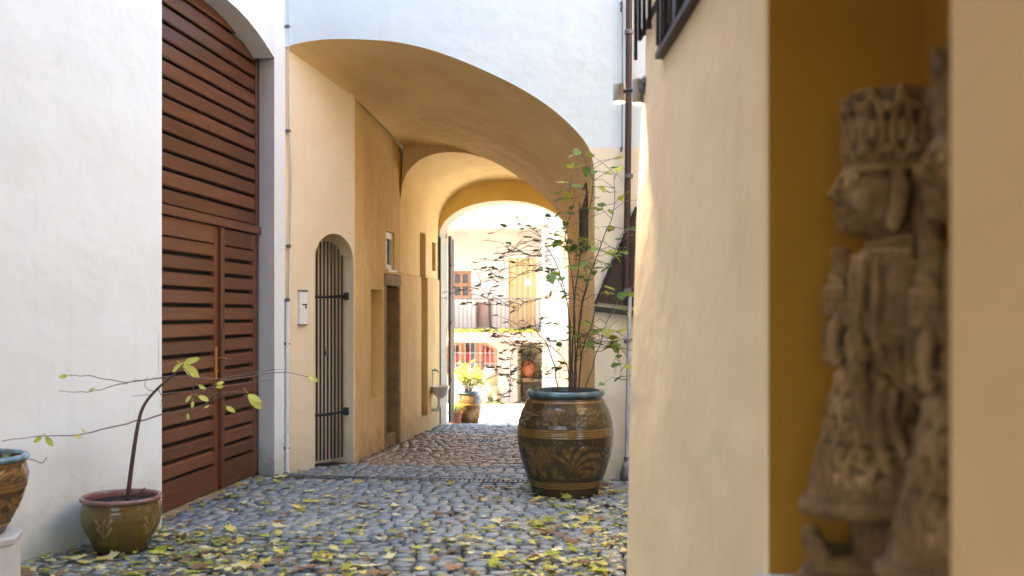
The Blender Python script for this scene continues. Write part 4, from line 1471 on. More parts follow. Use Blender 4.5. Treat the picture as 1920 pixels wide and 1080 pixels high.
# --- bare young tree in the bowl pot, a few yellow leaves left
sap = empty('potted_sapling', bp + Vector((0, 0, .3)), 'leaning nearly bare sapling with a few yellow leaves in the bowl pot', 'sapling')
DS = 6.55
def spath(px, n=18):
    return smooth_path([PD(u, v, DS + dd) for u, v, dd in px], n)
trunk = spath([(238, 945, 0), (246, 880, 0), (258, 800, 0), (270, 760, 0), (296, 728, 0), (322, 706, 0), (345, 682, 0)], 24)
MB().tube(trunk, [.0165 - .0115 * i / 23 for i in range(24)], 8).build('trunk', M['bark'], sap, smooth=True)
for px, r in [
    ([(322, 706, 0), (270, 712, -.02), (230, 716, -.08), (175, 706, -.18), (128, 704, -.25)], .005),
    ([(270, 712, -.02), (220, 722, -.1), (170, 734, -.2), (110, 734, -.35)], .004),
    ([(262, 788, 0), (215, 800, -.08), (150, 815, -.25), (80, 818, -.45), (5, 826, -.70)], .0055),
    ([(262, 790, 0), (300, 778, .05), (345, 770, .08), (385, 758, .1), (420, 738, .12), (450, 735, .15)], .0055),
    ([(322, 706, 0), (370, 708, .1), (420, 712, .15), (470, 706, .2), (530, 698, .25), (590, 708, .3)], .005),
    ([(400, 712, .12), (450, 704, .2), (500, 694, .2), (540, 692, .2)], .003),
    ([(300, 740, 0), (345, 735, .05), (400, 726, .1), (450, 720, .15), (510, 712, .2)], .004),
    ([(345, 690, 0), (358, 705, .0), (362, 722, 0), (362, 738, 0)], .004),
    ([(296, 728, 0), (304, 745, 0), (300, 765, 0)], .003),
    ([(385, 758, .1), (402, 738, .1), (440, 735, .1), (480, 740, .12)], .003),
    ([(290, 735, 0), (272, 725, 0), (276, 705, 0)], .003),
    ([(285, 740, 0), (262, 742, 0), (245, 744, 0)], .0025),
]:
    p_ = spath(px)
    p_ = [q + Vector((rl.uniform(-.004, .004), 0, rl.uniform(-.004, .004))) for q in p_]
    MB().tube(p_, [r * (1 - .6 * i / 17) for i in range(18)], 5).build('branch', M['twig'], sap, smooth=True)
MB().tube(spath([(255, 945, 0), (262, 925, 0), (272, 915, 0)], 6), .006, 6).build('stump_twig', M['bark'], sap)
YL = [leaf_mesh('oval', LEAF['straw'], 330 + i, .12, .2)[0] for i in range(3)]
def leaf_px(u, v, du, dv, d, size, mesh, parent, roll=0.3):
    size *= 1.15
    """leaf from stalk (u,v) pointing along (du,dv) in the wall-parallel plane"""
    p = PD(u, v, d)
    dirv = (PD(u + du, v + dv, d) - p).normalized()
    side = dirv.cross(Vector((0.1, -1, 0.25 + roll))).normalized()
    up_v = side.cross(dirv)
    R = Matrix((side, dirv, up_v)).transposed().to_4x4()
    link('leaf', mesh, parent, Matrix.Translation(p) @ R @ Matrix.Diagonal((size, size, size, 1)))
for (u, v, du, dv, s) in [(345, 682, -28, 18, .085), (343, 684, 32, 24, .12), (345, 680, 25, -6, .10), (340, 680, 24, 12, .07), (128, 704, -14, 3, .055), (178, 728, -8, 4, .04), (80, 818, -14, 10, .06), (85, 818, 12, 16, .07), (140, 814, 12, 8, .05), (160, 810, -6, -4, .03),
                          (358, 742, -10, 12, .05), (372, 742, 16, 8, .07), (362, 752, -2, 14, .045), (352, 775, 2, 14, .04), (372, 722, 14, 8, .05), (420, 724, -14, 2, .05), (405, 720, 8, -2, .05), (424, 762, 18, 12, .065), (466, 738, 18, 22, .12), (464, 742, 26, 10, .09), (578, 704, 18, 12, .07), (383, 765, 8, -4, .035)]:
    leaf_px(u, v, du, dv, DS + (.05 if u > 250 else -.003 * (250 - u) + .05), s, rl.choice(YL), sap)
# sprig in the plinth pot
sp_ = empty('potted_sprig', Vector((pl.x, pl.y, pz + .4)), 'low dark leaves and a dry tendril in the plinth pot', 'plant')
MB().tube(smooth_path([PD(40, 860, 5.3), PD(62, 862, 5.3), (PD(78, 868, 5.3)), PD(88, 858, 5.3)], 10), .0025, 5).build('tendril', M['twig'], sp_)
for i in range(26):
    a = rl.uniform(0, 6.28); rr_ = .20 * math.sqrt(rl.random())
    link('leaf', rl.choice(BL['dark'] + BL['green']), sp_, leaf_frame(Vector((pl.x + rr_ * math.cos(a), pl.y + rr_ * math.sin(a), pz + .395 + rl.uniform(0, .03))), a, rl.uniform(-.2, .4), rl.uniform(-.3, .3), rl.uniform(.04, .07)))

# --- yellow green shrub in the rear jar and small plant in the terracotta pot
def tuft(name, c, label, hgt, rad, n, kinds, size):
    root = empty(name, c, label, 'plant')
    r = random.Random(hash(label) % 1000 if False else len(label))
    m = MB()
    ends = []
    for i in range(16):
        a = r.uniform(0, 6.28); q = r.random() ** .6
        e = c + Vector((math.cos(a) * rad * q, math.sin(a) * rad * q, hgt * r.uniform(.45, 1.0) * (1 - .35 * q)))
        mid_ = c.lerp(e, .5) + Vector((0, 0, hgt * .12))
        m.tube([c + Vector((math.cos(a) * .03, math.sin(a) * .03, 0)), mid_, e], [.006, .004, .002], 5)
        ends.append((mid_, e))
    b = m.build('stems', M['twig'], root); b['kind'] = 'stuff'
    meshes = [leaf_mesh('oval', LEAF[k], 400 + i, .2)[0] for k in kinds for i in range(2)]
    for i in range(n):
        a_, b_ = r.choice(ends)
        p = a_.lerp(b_, r.uniform(-.1, 1.05)) + Vector((r.gauss(0, .035), r.gauss(0, .035), r.gauss(0, .035))) * (rad / .22)
        link('leaf', r.choice(meshes), root, leaf_frame(p, r.uniform(0, 6.28), r.uniform(-.5, .7), r.uniform(-.5, .5), size * r.uniform(.7, 1.3)))
tuft('potted_bush', fp + Vector((0, 0, .49)), 'bright yellow green bush growing in the amber jar', .60, .30, 290, ('lime', 'lime', 'yellow'), .095)
tuft('potted_plant', tp + Vector((0, 0, .18)), 'small fresh green plant in the terracotta flowerpot', .16, .17, 60, ('green', 'lime'), .065)

# --- fallen leaves
FL = {}
for k in ('yellow', 'pale', 'olive', 'brown', 'lime'):
    FL[k] = [leaf_mesh('maple', LEAF[k], 500 + i, .06, .45) for i in range(3)]
LAB = {'yellow': 'yellow maple leaf fallen on the cobbles', 'pale': 'pale dry maple leaf fallen on the cobbles', 'olive': 'olive green maple leaf fallen on the cobbles', 'brown': 'withered brown leaf fallen on the cobbles', 'lime': 'fresh yellow green maple leaf fallen on the cobbles'}
rf = random.Random(77)
def leaf_density(x, y):
    d = -SA * x + CA * y
    u = 960 + F * (CA * x + SA * y) / d
    v = HOR + F * EYE / d
    D = 0.0
    D += 1.0 * math.exp(-((u - 1110) / 190) ** 2) * max(0, min(1, (v - 935) / 90)) # drift at the corner
    D += 0.75 * math.exp(-((u - 330) / 240) ** 2) * max(0, min(1, (v - 985) / 60))
    D += 0.30 * max(0, min(1, (v - 890) / 120))
    D += 0.40 * math.exp(-((u - 600) / 160) ** 2 - ((v - 890) / 16) ** 2)
    D += 0.35 * math.exp(-((u - 440) / 60) ** 2 - ((v - 920) / 16) ** 2)
    D += 0.35 * math.exp(-((u - 1150) / 60) ** 2 - ((v - 925) / 14) ** 2)
    D += 0.55 * math.exp(-max(0, x - left_bound(y)) / .10) * (y < 9.3)
    D += 0.9 * math.exp(-max(0, math.hypot(x - bigp.x, y - bigp.y) - .32) / .08) + 0.7 * math.exp(-max(0, math.hypot(x - bp.x, y - bp.y) - .2) / .08)
    D *= 0.35 + 1.3 * max(0, noise.noise((x * 1.6, y * 1.6, 3)) + .35)
    return D if y < 9.35 else D * .25
def blocked(x, y, m_=0.0):
    for c, r in ((bigp, .30), (bp, .18), (pl, .26)):
        if (x - c.x) ** 2 + (y - c.y) ** 2 < (r + m_) ** 2: return True
    return not (left_bound(y) + .06 + m_ < x < right_bound(y) - .05 - m_)
placed = []
tries = 0
while len(placed) < 3800 and tries < 160000:
    tries += 1
    y = rf.uniform(4.6, 10.6)
    x = rf.uniform(-4.4, 0.3)
    if blocked(x, y) or rf.random() > leaf_density(x, y): continue
    placed.append((x, y))
nbig = 0
frag = {k: MB() for k in FL}
for i, (x, y) in enumerate(placed):
    drift = math.exp(-((x - .0) / .9) ** 2) * (y < 8.3)
    k = rf.choices(('yellow', 'pale', 'olive', 'brown', 'lime'), (3 + 2 * drift, 4 + drift, 4, 5, 2.2))[0]
    big = rf.random() < .30 and nbig < 260 and in_view(x, y) and not blocked(x, y, .05)
    size = rf.uniform(.055, .10) if big else rf.choice((rf.uniform(.012, .03), rf.uniform(.02, .055)))
    z = gz(y) + .016 + rf.uniform(0, .014)
    Mx = leaf_frame(Vector((x, y, z)), rf.uniform(0, 6.28), rf.gauss(0, .16), rf.gauss(0, .16), size)
    idx = rf.randrange(3)
    if big:
        nbig += 1
        o = link('fallen_leaf', FL[k][idx][0], None, Mx)
        tag(o, LAB[k], 'leaf', k + ' leaves fallen on the cobbles')
    else:
        vs_, fs_ = FL[k][idx][1]
        frag[k].add([Mx @ Vector(p) for p in vs_], fs_)
litter = None
for k in FL:
    pass
allm = MB()
mats = []
me = bpy.data.meshes.new('leaf_litter')
vsA, fsA, mi = [], [], []
for j, k in enumerate(FL):
    n0 = len(vsA)
    vsA += frag[k].v
    fsA += [tuple(q + n0 for q in f) for f in frag[k].f]
    mi += [j] * len(frag[k].f)
    mats.append(LEAF[k])
me.from_pydata(vsA, [], fsA)
for m_ in mats: me.materials.append(m_)
me.polygons.foreach_set('material_index', mi)
me.update()
ll = link('leaf_litter', me)
tag(ll, 'small scattered bits of withered leaves between the cobbles', 'leaf litter', kind='stuff')
# ================================================================== STATUES IN THE NICHE
def build_statue_mesh():
    m = MB()
    rm0 = random.Random(3)
    def sec(z, f, rx, ry, n=20):
        return [Vector((-f + rx * math.cos(2 * PI * k / n), ry * math.sin(2 * PI * k / n), z)) for k in range(n)]
    def loft(secs):
        n = len(secs[0])
        vs = [p for s in secs for p in s]
        fs = []
        for i in range(len(secs) - 1):
            for k in range(n):
                l = (k + 1) % n
                fs.append((i * n + k, i * n + l, (i + 1) * n + l, (i + 1) * n + k))
        fs.append(tuple(range(n))[::-1]); fs.append(tuple(range((len(secs) - 1) * n, len(secs) * n)))
        m.add(vs, fs)
    # z measured from the feet; statue is 1.19 m tall, faces -x
    Z = lambda z: z - 0.89
    loft([sec(Z(1.10), .045, .150, .165), sec(Z(1.14), .050, .158, .172), sec(Z(1.22), .040, .140, .150), sec(Z(1.36), .030, .115, .125), sec(Z(1.50), .020, .092, .110), sec(Z(1.60), .012, .088, .122), sec(Z(1.68), .005, .082, .130), sec(Z(1.715), .0, .055, .085)])
    # thick lower hem
    hem = [Vector((-.050 + .158 * math.cos(q), .170 * math.sin(q), Z(1.125) + .012 * math.cos(q))) for q in [2 * PI * k / 24 for k in range(25)]]
    m.tube(hem, .020, 8)
    # neck, head, face
    m.tube([(0, 0, Z(1.69)), (-.012, 0, Z(1.78))], [.058, .052], 12)
    for k in range(3):
        rr = .062 + .008 * k
        m.tube([Vector((-.008 + rr * math.cos(q), rr * math.sin(q), Z(1.735) - .018 * k - .012 * math.cos(q + PI))) for q in [2 * PI * j / 16 for j in range(17)]], .010, 6)
    m.ball((-.040, 0, Z(1.838)), .092, .078, .098, 18, 12)
    m.ball((-.085, 0, Z(1.785)), .045, .046, .040, 12, 8)     # jaw / chin
    m.ball((-.118, 0, Z(1.772)), .020, .022, .018, 10, 6)
    m.tube([(-.122, 0, Z(1.884)), (-.140, 0, Z(1.852)), (-.148, 0, Z(1.836))], [.010, .014, .017], 8)   # nose
    for s in (-1, 1):
        m.ball((-.132, s * .013, Z(1.834)), .012, .010, .009, 8, 5)
        m.tube([(-.128, s * .008, Z(1.888)), (-.120, s * .036, Z(1.892)), (-.095, s * .060, Z(1.880))], .008, 6)   # brow
        m.ball((-.108, s * .036, Z(1.868)), .018, .020, .012, 10, 6)      # eye
        m.tube([(-.012, s * .084, Z(1.895)), (-.004, s * .094, Z(1.85)), (-.014, s * .090, Z(1.79)), (-.022, s * .084, Z(1.765))], [.016, .022, .020, .016], 8)   # ear
        m.ball((-.020, s * .092, Z(1.775)), .018, .014, .026, 8, 6)
        m.ball((-.075, s * .055, Z(1.828)), .036, .026, .034, 10, 6)      # cheek
    m.tube([(-.118, -.030, Z(1.806)), (-.138, 0, Z(1.809)), (-.118, .030, Z(1.806))], .0085, 6)
    m.tube([(-.114, -.024, Z(1.793)), (-.132, 0, Z(1.794)), (-.114, .024, Z(1.793))], .009, 6)
    # crown: tall, flaring slightly, carved with ridges and scrolls
    loft([sec(Z(1.890), .016, .098, .084), sec(Z(1.915), .018, .102, .090), sec(Z(1.98), .014, .098, .090), sec(Z(2.05), .012, .098, .092), sec(Z(2.085), .012, .090, .086)])
    for k in range(11):      # upright leaf ornaments with scrolls between them
        q = 2 * PI * k / 11 + PI + rm0.uniform(-.06, .06)
        c = Vector((-.014 + .099 * math.cos(q), .090 * math.sin(q), 0))
        d = Vector((math.cos(q), math.sin(q), 0))
        tq = Vector((-math.sin(q), math.cos(q), 0))
        for sgn in (-1, 1):
            m.tube(smooth_path([c + Vector((0, 0, Z(1.915))), c + tq * sgn * .022 + d * .006 + Vector((0, 0, Z(1.965))), c + tq * sgn * .016 + d * .006 + Vector((0, 0, Z(2.02))), c + d * .010 + Vector((0, 0, Z(2.075 + rm0.uniform(-.01, .012))))], 10), .0072, 6)
        m.ball(c + d * .004 + Vector((0, 0, Z(1.985))), .012, .012, .026, 8, 6)
        for z_ in (1.945, 2.04):
            sp = [c + tq * .026 + d * .006 + tq * (.004 + .0016 * j) * math.cos(j * .9) + Vector((0, 0, Z(z_) + (.004 + .0016 * j) * math.sin(j * .9))) for j in range(8)]
            m.tube(sp, .0055, 5)
    rim = [Vector((-.016 + .102 * math.cos(q), .089 * math.sin(q), Z(1.900))) for q in [2 * PI * k / 24 for k in range(25)]]
    for k in range(14):
        q = rm0.uniform(0, 6.28); zz_ = rm0.uniform(1.93, 2.07)
        m.ball((-.014 + .100 * math.cos(q), .090 * math.sin(q), Z(zz_)), .010, .010, .013, 7, 5)
    m.tube(rim, .008, 6)
    # hair fall / headdress behind
    loft([sec(Z(1.72), -.060, .040, .085), sec(Z(1.80), -.062, .046, .090), sec(Z(1.93), -.060, .050, .088), sec(Z(2.06), -.052, .050, .080)])
    # arms with wide sleeves, hands folded round a rod
    for s in (-1, 1):
        m.tube(smooth_path([(.005, s * .125, Z(1.665)), (-.005, s * .160, Z(1.60)), (-.020, s * .158, Z(1.53)), (-.075, s * .105, Z(1.535)), (-.120, s * .040, Z(1.575))], 14), [.048, .050, .050, .049, .048, .047, .046, .044, .042, .040, .036, .033, .029, .025], 12)
        # hanging sleeve edge
        m.tube(smooth_path([(-.130, s * .055, Z(1.56)), (-.150, s * .070, Z(1.52)), (-.148, s * .075, Z(1.47)), (-.142, s * .07, Z(1.455))], 8), [.016, .018, .018, .015, .014, .014, .017, .020], 8)
        m.tube(smooth_path([(-.10, s * .09, Z(1.52)), (-.10, s * .115, Z(1.44)), (-.085, s * .12, Z(1.34)), (-.06, s * .13, Z(1.24))], 10), [.028, .026, .024, .022, .02, .02, .02, .018, .016, .014], 8)
        # palm and four fingers with a thumb on top
        m.ball((-.128, s * .022, Z(1.595)), .026, .030, .040, 10, 8)
        for k in range(4):
            zf = Z(1.565) + k * .0185
            m.tube([(-.118, s * .046, zf), (-.145, s * .040, zf + .003), (-.158, s * .018, zf + .004), (-.156, s * -.004, zf + .002)], [.0100, .0105, .0100, .0085], 7)
        m.tube([(-.125, s * .035, Z(1.635)), (-.145, s * .022, Z(1.648)), (-.150, s * .006, Z(1.655))], [.011, .010, .008], 7)
    m.tube([(-.122, 0, Z(1.455)), (-.128, 0, Z(1.60)), (-.126, 0, Z(1.722))], [.020, .022, .024], 10)
    # stole: folds looping over chest and hip on either side
    for s in (-1, 1):
        for k in range(5):
            o_ = k * .020
            m.tube(smooth_path([(-.070 + o_, s * (.075 + .010 * k), Z(1.712)), (-.085 + o_, s * (.120 + .006 * k), Z(1.62)), (-.060 + o_ * 1.2, s * (.145), Z(1.50 - .015 * k)), (.02 + o_, s * .130, Z(1.44 - .02 * k)), (.075, s * .08, Z(1.42 - .02 * k))], 14), .0125, 6)
        m.tube(smooth_path([(-.045, s * .125, Z(1.42)), (-.060, s * .132, Z(1.32)), (-.040, s * .150, Z(1.22)), (.01, s * .150, Z(1.19))], 12), .017, 8)
        m.tube(smooth_path([(-.015, s * .132, Z(1.44)), (-.030, s * .138, Z(1.34)), (.0, s * .150, Z(1.25))], 10), .014, 8)
    # broad cloth hanging from shoulder over the arm, with pleats
    for s in (-1, 1):
        m.ball((-.012, s * .120, Z(1.585)), .075, .050, .115, 14, 10)
        for k in range(7):
            f0 = -.085 + k * .026
            m.tube(smooth_path([(f0, s * (.105 + .010 * math.sin(k * .5)), Z(1.705 - .006 * k)), (f0 - .012 + .006 * k, s * (.160 + .006 * math.sin(k)), Z(1.61)), (f0 + .012 * k - .02, s * .165, Z(1.53 - .012 * k)), (f0 + .016 * k, s * .140, Z(1.46 - .022 * k))], 12), [.012] * 12, 6)
        for k in range(5):
            m.tube(smooth_path([(-.098 + .004 * k, s * (.050 + .016 * k), Z(1.70)), (-.108 + .012 * k, s * (.085 + .014 * k), Z(1.60 - .012 * k)), (-.085 + .02 * k, s * (.130 + .008 * k), Z(1.50 - .02 * k)), (-.02 + .02 * k, s * .150, Z(1.44 - .026 * k)), (.06, s * .125, Z(1.42 - .03 * k))], 14), [.0135] * 14, 6)
    belt = [Vector((-.026 + .104 * math.cos(q), .120 * math.sin(q), Z(1.475))) for q in [2 * PI * k / 24 for k in range(25)]]
    m.tube(belt, .014, 6)
    # carved skirt: scrolls, drops and wavy bands
    def skirt(q, z):
        t = (z - 1.14) / (1.46 - 1.14)
        rx = .150 + (.100 - .150) * t
        ry = .166 + (.114 - .166) * t
        f = .048 + (.024 - .048) * t
        return Vector((-f + rx * math.cos(q), ry * math.sin(q), Z(z)))
    for k in range(14):
        q0 = PI + (k - 6.5) * .40
        m.tube([skirt(q0 + .09 * math.sin(j * 1.15 + k), 1.17 + j * .024) for j in range(12)], [.0095] * 12, 6)
        for j in range(5):
            zc = 1.185 + j * .058
            q1 = q0 + .20
            m.ball(skirt(q1 + .03 * (-1) ** j, zc), .012, .012, .020, 8, 6)
            sp = []
            for t in range(9):
                a = t * .75
                r_ = .006 + .0028 * t
                sp.append(skirt(q1 + r_ * math.cos(a) / .15, zc + r_ * math.sin(a)))
            m.tube(sp, .0065, 5)
    # legs, feet, base
    for s in (-1, 1):
        m.tube([(-.055, s * .070, Z(1.13)), (-.060, s * .072, Z(1.03)), (-.065, s * .072, Z(.985))], [.048, .042, .040], 10)
        m.tube(smooth_path([(-.04, s * .072, Z(.985)), (-.11, s * .078, Z(.978)), (-.165, s * .082, Z(.985)), (-.185, s * .083, Z(1.02)), (-.190, s * .083, Z(1.055))], 10), [.040, .040, .038, .036, .034, .032, .030, .026, .022, .018], 10)
    loft([sec(Z(.890), .03, .195, .185), sec(Z(.93), .035, .205, .190), sec(Z(.962), .03, .19, .18)])
    me = bpy.data.meshes.new('statue')
    me.from_pydata(m.v, [], m.f)
    me.update()
    tmp = bpy.data.objects.new('tmp', me)
    COL.objects.link(tmp)
    md = tmp.modifiers.new('r', 'REMESH'); md.mode = 'VOXEL'; md.voxel_size = 0.0058; md.use_smooth_shade = True
    ms = tmp.modifiers.new('s', 'SMOOTH'); ms.factor = .5; ms.iterations = 2
    dg = bpy.context.evaluated_depsgraph_get()
    out = bpy.data.meshes.new_from_object(tmp.evaluated_get(dg))
    bpy.data.objects.remove(tmp)
    out.name = 'carved_statue'
    # weathering: wear the stone back a little
    co = np.empty(len(out.vertices) * 3); out.vertices.foreach_get('co', co); co = co.reshape(-1, 3)
    nn = np.empty_like(co); out.vertices.foreach_get('normal', nn.ravel()) if False else None
    out.materials.clear(); out.materials.append(M['statue'])
    out.polygons.foreach_set('use_smooth', [True] * len(out.polygons))
    return out
sme = build_statue_mesh()
ang = math.atan(WK)
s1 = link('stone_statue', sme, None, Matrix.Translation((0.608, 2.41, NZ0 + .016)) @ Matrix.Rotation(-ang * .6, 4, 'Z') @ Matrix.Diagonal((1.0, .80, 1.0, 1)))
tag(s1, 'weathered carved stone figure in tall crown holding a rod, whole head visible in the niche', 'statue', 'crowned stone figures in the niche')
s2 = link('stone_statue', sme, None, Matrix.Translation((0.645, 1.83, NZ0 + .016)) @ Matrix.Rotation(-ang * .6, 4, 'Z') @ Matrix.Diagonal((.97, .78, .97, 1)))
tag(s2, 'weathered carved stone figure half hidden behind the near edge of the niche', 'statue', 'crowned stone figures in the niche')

# ================================================================== REAR COURTYARD HOUSE
RH = empty('courtyard_house', (-4, 29.7, gz(29.7)), 'white courtyard house with railed gallery and arched orange window in the sun', 'house')
YB = 29.7
def q2(u, v, Y=YB):
    p = PY(u, v, Y)
    return p.x, p.z
zg = gz(YB) - .3
X0 = -14.0
xw0, zw0 = q2(829, 700); xw1, zwt = q2(932, 637); _, zwsp = q2(900, 655)
xa0, za1 = q2(970, 640); xa1, _ = q2(1017, 760)
_, zfl = q2(930, 622)
_, zslab = q2(930, 434)
xg1 = q2(1027, 600)[0]
mb = MB(); rv1 = MB(); rv2 = MB(); bk1 = MB(); bk2 = MB()
wall_band(mb, (0, YB), (1, 0), X0, (xw1 + xa0) / 2, zg, zfl, [(xw0, xw1, zw0, zwsp, zwt - zwsp, .35)], (0, 1), .35, rev=rv1)
wall_band(mb, (0, YB), (1, 0), (xw1 + xa0) / 2, xg1, zg, zfl, [(xa0, xa1, zg, za1 - .25, .25, 1.4)], (0, 1), 1.4, rev=rv2, back=bk2)
# upper storey with its openings
xu0, zu0 = q2(844, 560); xu1, zu1 = q2(881, 507)
xd0, zd0 = q2(952, 606); xd1, zd1 = q2(1003, 481)
xs0, zs0 = q2(891, 606); xs1, zs1 = q2(919, 568)
YU = YB + 0.25
mb2 = MB(); rv3 = MB(); rv4 = MB(); rv5 = MB()
wall_band(mb2, (0, YU), (1, 0), X0, (xu1 + xs0) / 2, zfl, zslab, [(xu0, xu1, zu0, zu1, 0, .16)], (0, 1), .16, rev=rv3)
wall_band(mb2, (0, YU), (1, 0), (xu1 + xs0) / 2, (xs1 + xd0) / 2, zfl, zslab, [(xs0, xs1, zfl, zs1, 0, .16)], (0, 1), .16, rev=rv5)
wall_band(mb2, (0, YU), (1, 0), (xs1 + xd0) / 2, xg1, zfl, zslab, [(xd0, xd1, zfl, zd1, 0, .16)], (0, 1), .16, rev=rv4)
mb.build('ground_floor_wall', M['far_white'], RH)
mb2.build('upper_wall', M['far_white'], RH)
for r_, nm in ((rv1, 'window_reveal'), (rv2, 'archway_reveal'), (rv3, 'casement_reveal'), (rv4, 'door_reveal'), (rv5, 'hatch_reveal')):
    r_.build(nm, M['far_cream'], RH)
bk2.build('archway_back', M['far_cream'], RH)
# arched window: orange frame in three lights, red curtains, white lattice
aw = sub('arched_window', ((xw0 + xw1) / 2, YB + .2, zw0), RH)
yw = YB + .18
def arch_w(x): return arch_z(x, xw0, xw1, zwsp, zwt - zwsp)
xs_ = [xw0 + (xw1 - xw0) * k / 20 for k in range(21)]
m = MB()
m.grid([[(x, yw + .10, zw0), (x, yw + .10, arch_w(x))] for x in xs_]) if False else None
m.add([(x, yw + .12, zw0) for x in xs_] + [(x, yw + .12, arch_w(x)) for x in xs_], [(i, i + 1, 22 + i, 21 + i) for i in range(20)])
m.build('pane', M['glass'], aw)
for (a, b) in ((0, .09), (.28, .41), (.60, .73), (.91, 1.0)):
    xa_, xb_ = xw0 + (xw1 - xw0) * a, xw0 + (xw1 - xw0) * b
    m = MB(); m.prism([(xa_, yw, zw0), (xb_, yw, zw0), (xb_, yw, arch_w(xb_)), (xa_, yw, arch_w(xa_))], (0, .08, 0)); m.build('mullion', M['orange_wood'], aw)
m = MB()
for i in range(20):
    x_, y_ = xs_[i], xs_[i + 1]
    m.prism([(x_, yw - .004, arch_w(x_) - .10), (y_, yw - .004, arch_w(y_) - .10), (y_, yw - .004, arch_w(y_)), (x_, yw - .004, arch_w(x_))], (0, .09, 0))
m.build('head', M['orange_wood'], aw)
MB().box(xw0, xw1, yw - .004, yw + .09, zw0, zw0 + .07).build('bottom_rail', M['orange_wood'], aw)
for (a, b) in ((.08, .26), (.41, .50), (.73, .92)):
    n_ = 14
    pts = [xw0 + (xw1 - xw0) * (a + (b - a) * i / n_) for i in range(n_ + 1)]
    m = MB()
    m.grid([[(x, yw + .095 + .012 * math.sin(i * 1.8), z) for z in (zw0 + .25, zw0 + .8, zwsp + .02)] for i, x in enumerate(pts)])
    m.build('curtain', M['curtain'], aw, smooth=True)
for k in range(11):
    x = xw0 + (xw1 - xw0) * (k + .5) / 11
    MB().tube([(x, yw - .05, zw0), (x, yw - .05, arch_w(x) - .04)], .009, 5).build('lattice_bar', M['zinc'], aw)
for z in (zw0 + .30, zw0 + .62):
    MB().tube([(xw0, yw - .052, z), (xw1, yw - .052, z)], .012, 5).build('lattice_bar', M['zinc'], aw)
MB().box(xw0 - .05, xw1 + .05, YB - .06, YB + .10, zw0 - .06, zw0, .005).build('sill', M['far_pink'], aw)
# casement on the gallery
cs = sub('gallery_window', ((xu0 + xu1) / 2, YU, zu0), RH)
MB().box(xu0, xu1, YU + .10, YU + .11, zu0, zu1).build('pane', M['glass'], cs)
for (a, b, c, d) in ((0, .16, 0, 1), (.84, 1, 0, 1), (.45, .55, 0, 1)):
    MB().box(xu0 + (xu1 - xu0) * a, xu0 + (xu1 - xu0) * b, YU + .03, YU + .09, zu0, zu1).build('frame', M['orange_wood'], cs)
for (c, d) in ((0, .12), (.44, .56), (.88, 1)):
    MB().box(xu0 - .01, xu1 + .01, YU + .02, YU + .095, zu0 + (zu1 - zu0) * c, zu0 + (zu1 - zu0) * d).build('frame', M['orange_wood'], cs)
# low hatch with shutters
MB().box(xs0 + .10, xs1 - .10, YU + .10, YU + .12, zfl, zs1).build('hatch', M['far_pink'], RH)
MB().box(xs0, xs0 + .09, YU - .03, YU + .10, zfl + .02, zs1 + .03).build('hatch_shutter', M['wood_v'], RH)
MB().box(xs1 - .09, xs1, YU - .03, YU + .10, zfl + .02, zs1 + .03).build('hatch_shutter', M['wood_v'], RH)
# yellow boarded door with a notice
yd = sub('gallery_door', ((xd0 + xd1) / 2, YU, zfl), RH)
for k in range(5):
    a = xd0 + (xd1 - xd0) * k / 5
    MB().box(a + .004, a + (xd1 - xd0) / 5 - .004, YU + .06, YU + .10, zfl + .01, zd1 - .01, .004).build('board', M['yellow_wood'], yd)
c = q2(988, 528)
MB().box(c[0] - .09, c[0] + .09, YU + .055, YU + .058, c[1] - .10, c[1] + .09).build('notice', M['paper'], yd)
# gallery slab, moss, railing
MB().box(X0, xg1 + .02, YB - .95, YU, zfl - .16, zfl, .01).build('gallery_slab', M['far_pink'], RH)
MB().box(X0, xg1 + .02, YB - 1.0, YB - .90, zfl - .30, zfl - .17, .02).build('cornice', M['far_pink'], RH)
gr = sub('gallery_railing', (-4, YB - .9, zfl), RH)
zr1 = zfl + .98
for z, r in ((zr1, .022), (zfl + .12, .016)):
    MB().tube([(-8.0, YB - .86, z), (xg1, YB - .86, z)], r, 6).build('rail', M['rail_iron'], gr)
x = -7.0
while x < xg1:
    MB().tube([(x, YB - .86, zfl + .1), (x, YB - .86, zr1)], .010, 5).build('baluster', M['rail_iron'], gr)
    x += .125
# mossy planter strip along the slab edge
rm = random.Random(9)
m = MB()
for k in range(500):
    x = rm.uniform(q2(846, 610)[0], q2(1014, 610)[0])
    p = Vector((x, YB - .92 + rm.uniform(-.05, .05), zfl + rm.uniform(0, .03)))
    a = rm.uniform(0, 6.28)
    h_ = rm.uniform(.03, .13)
    m.add([p + Vector((.03 * math.cos(a), .03 * math.sin(a), 0)), p - Vector((.03 * math.cos(a), .03 * math.sin(a), 0)), p + Vector((rm.uniform(-.04, .04), rm.uniform(-.04, .04), h_))], [(0, 1, 2)])
o = m.build('moss', LEAF['olive'], RH); o['kind'] = 'stuff'
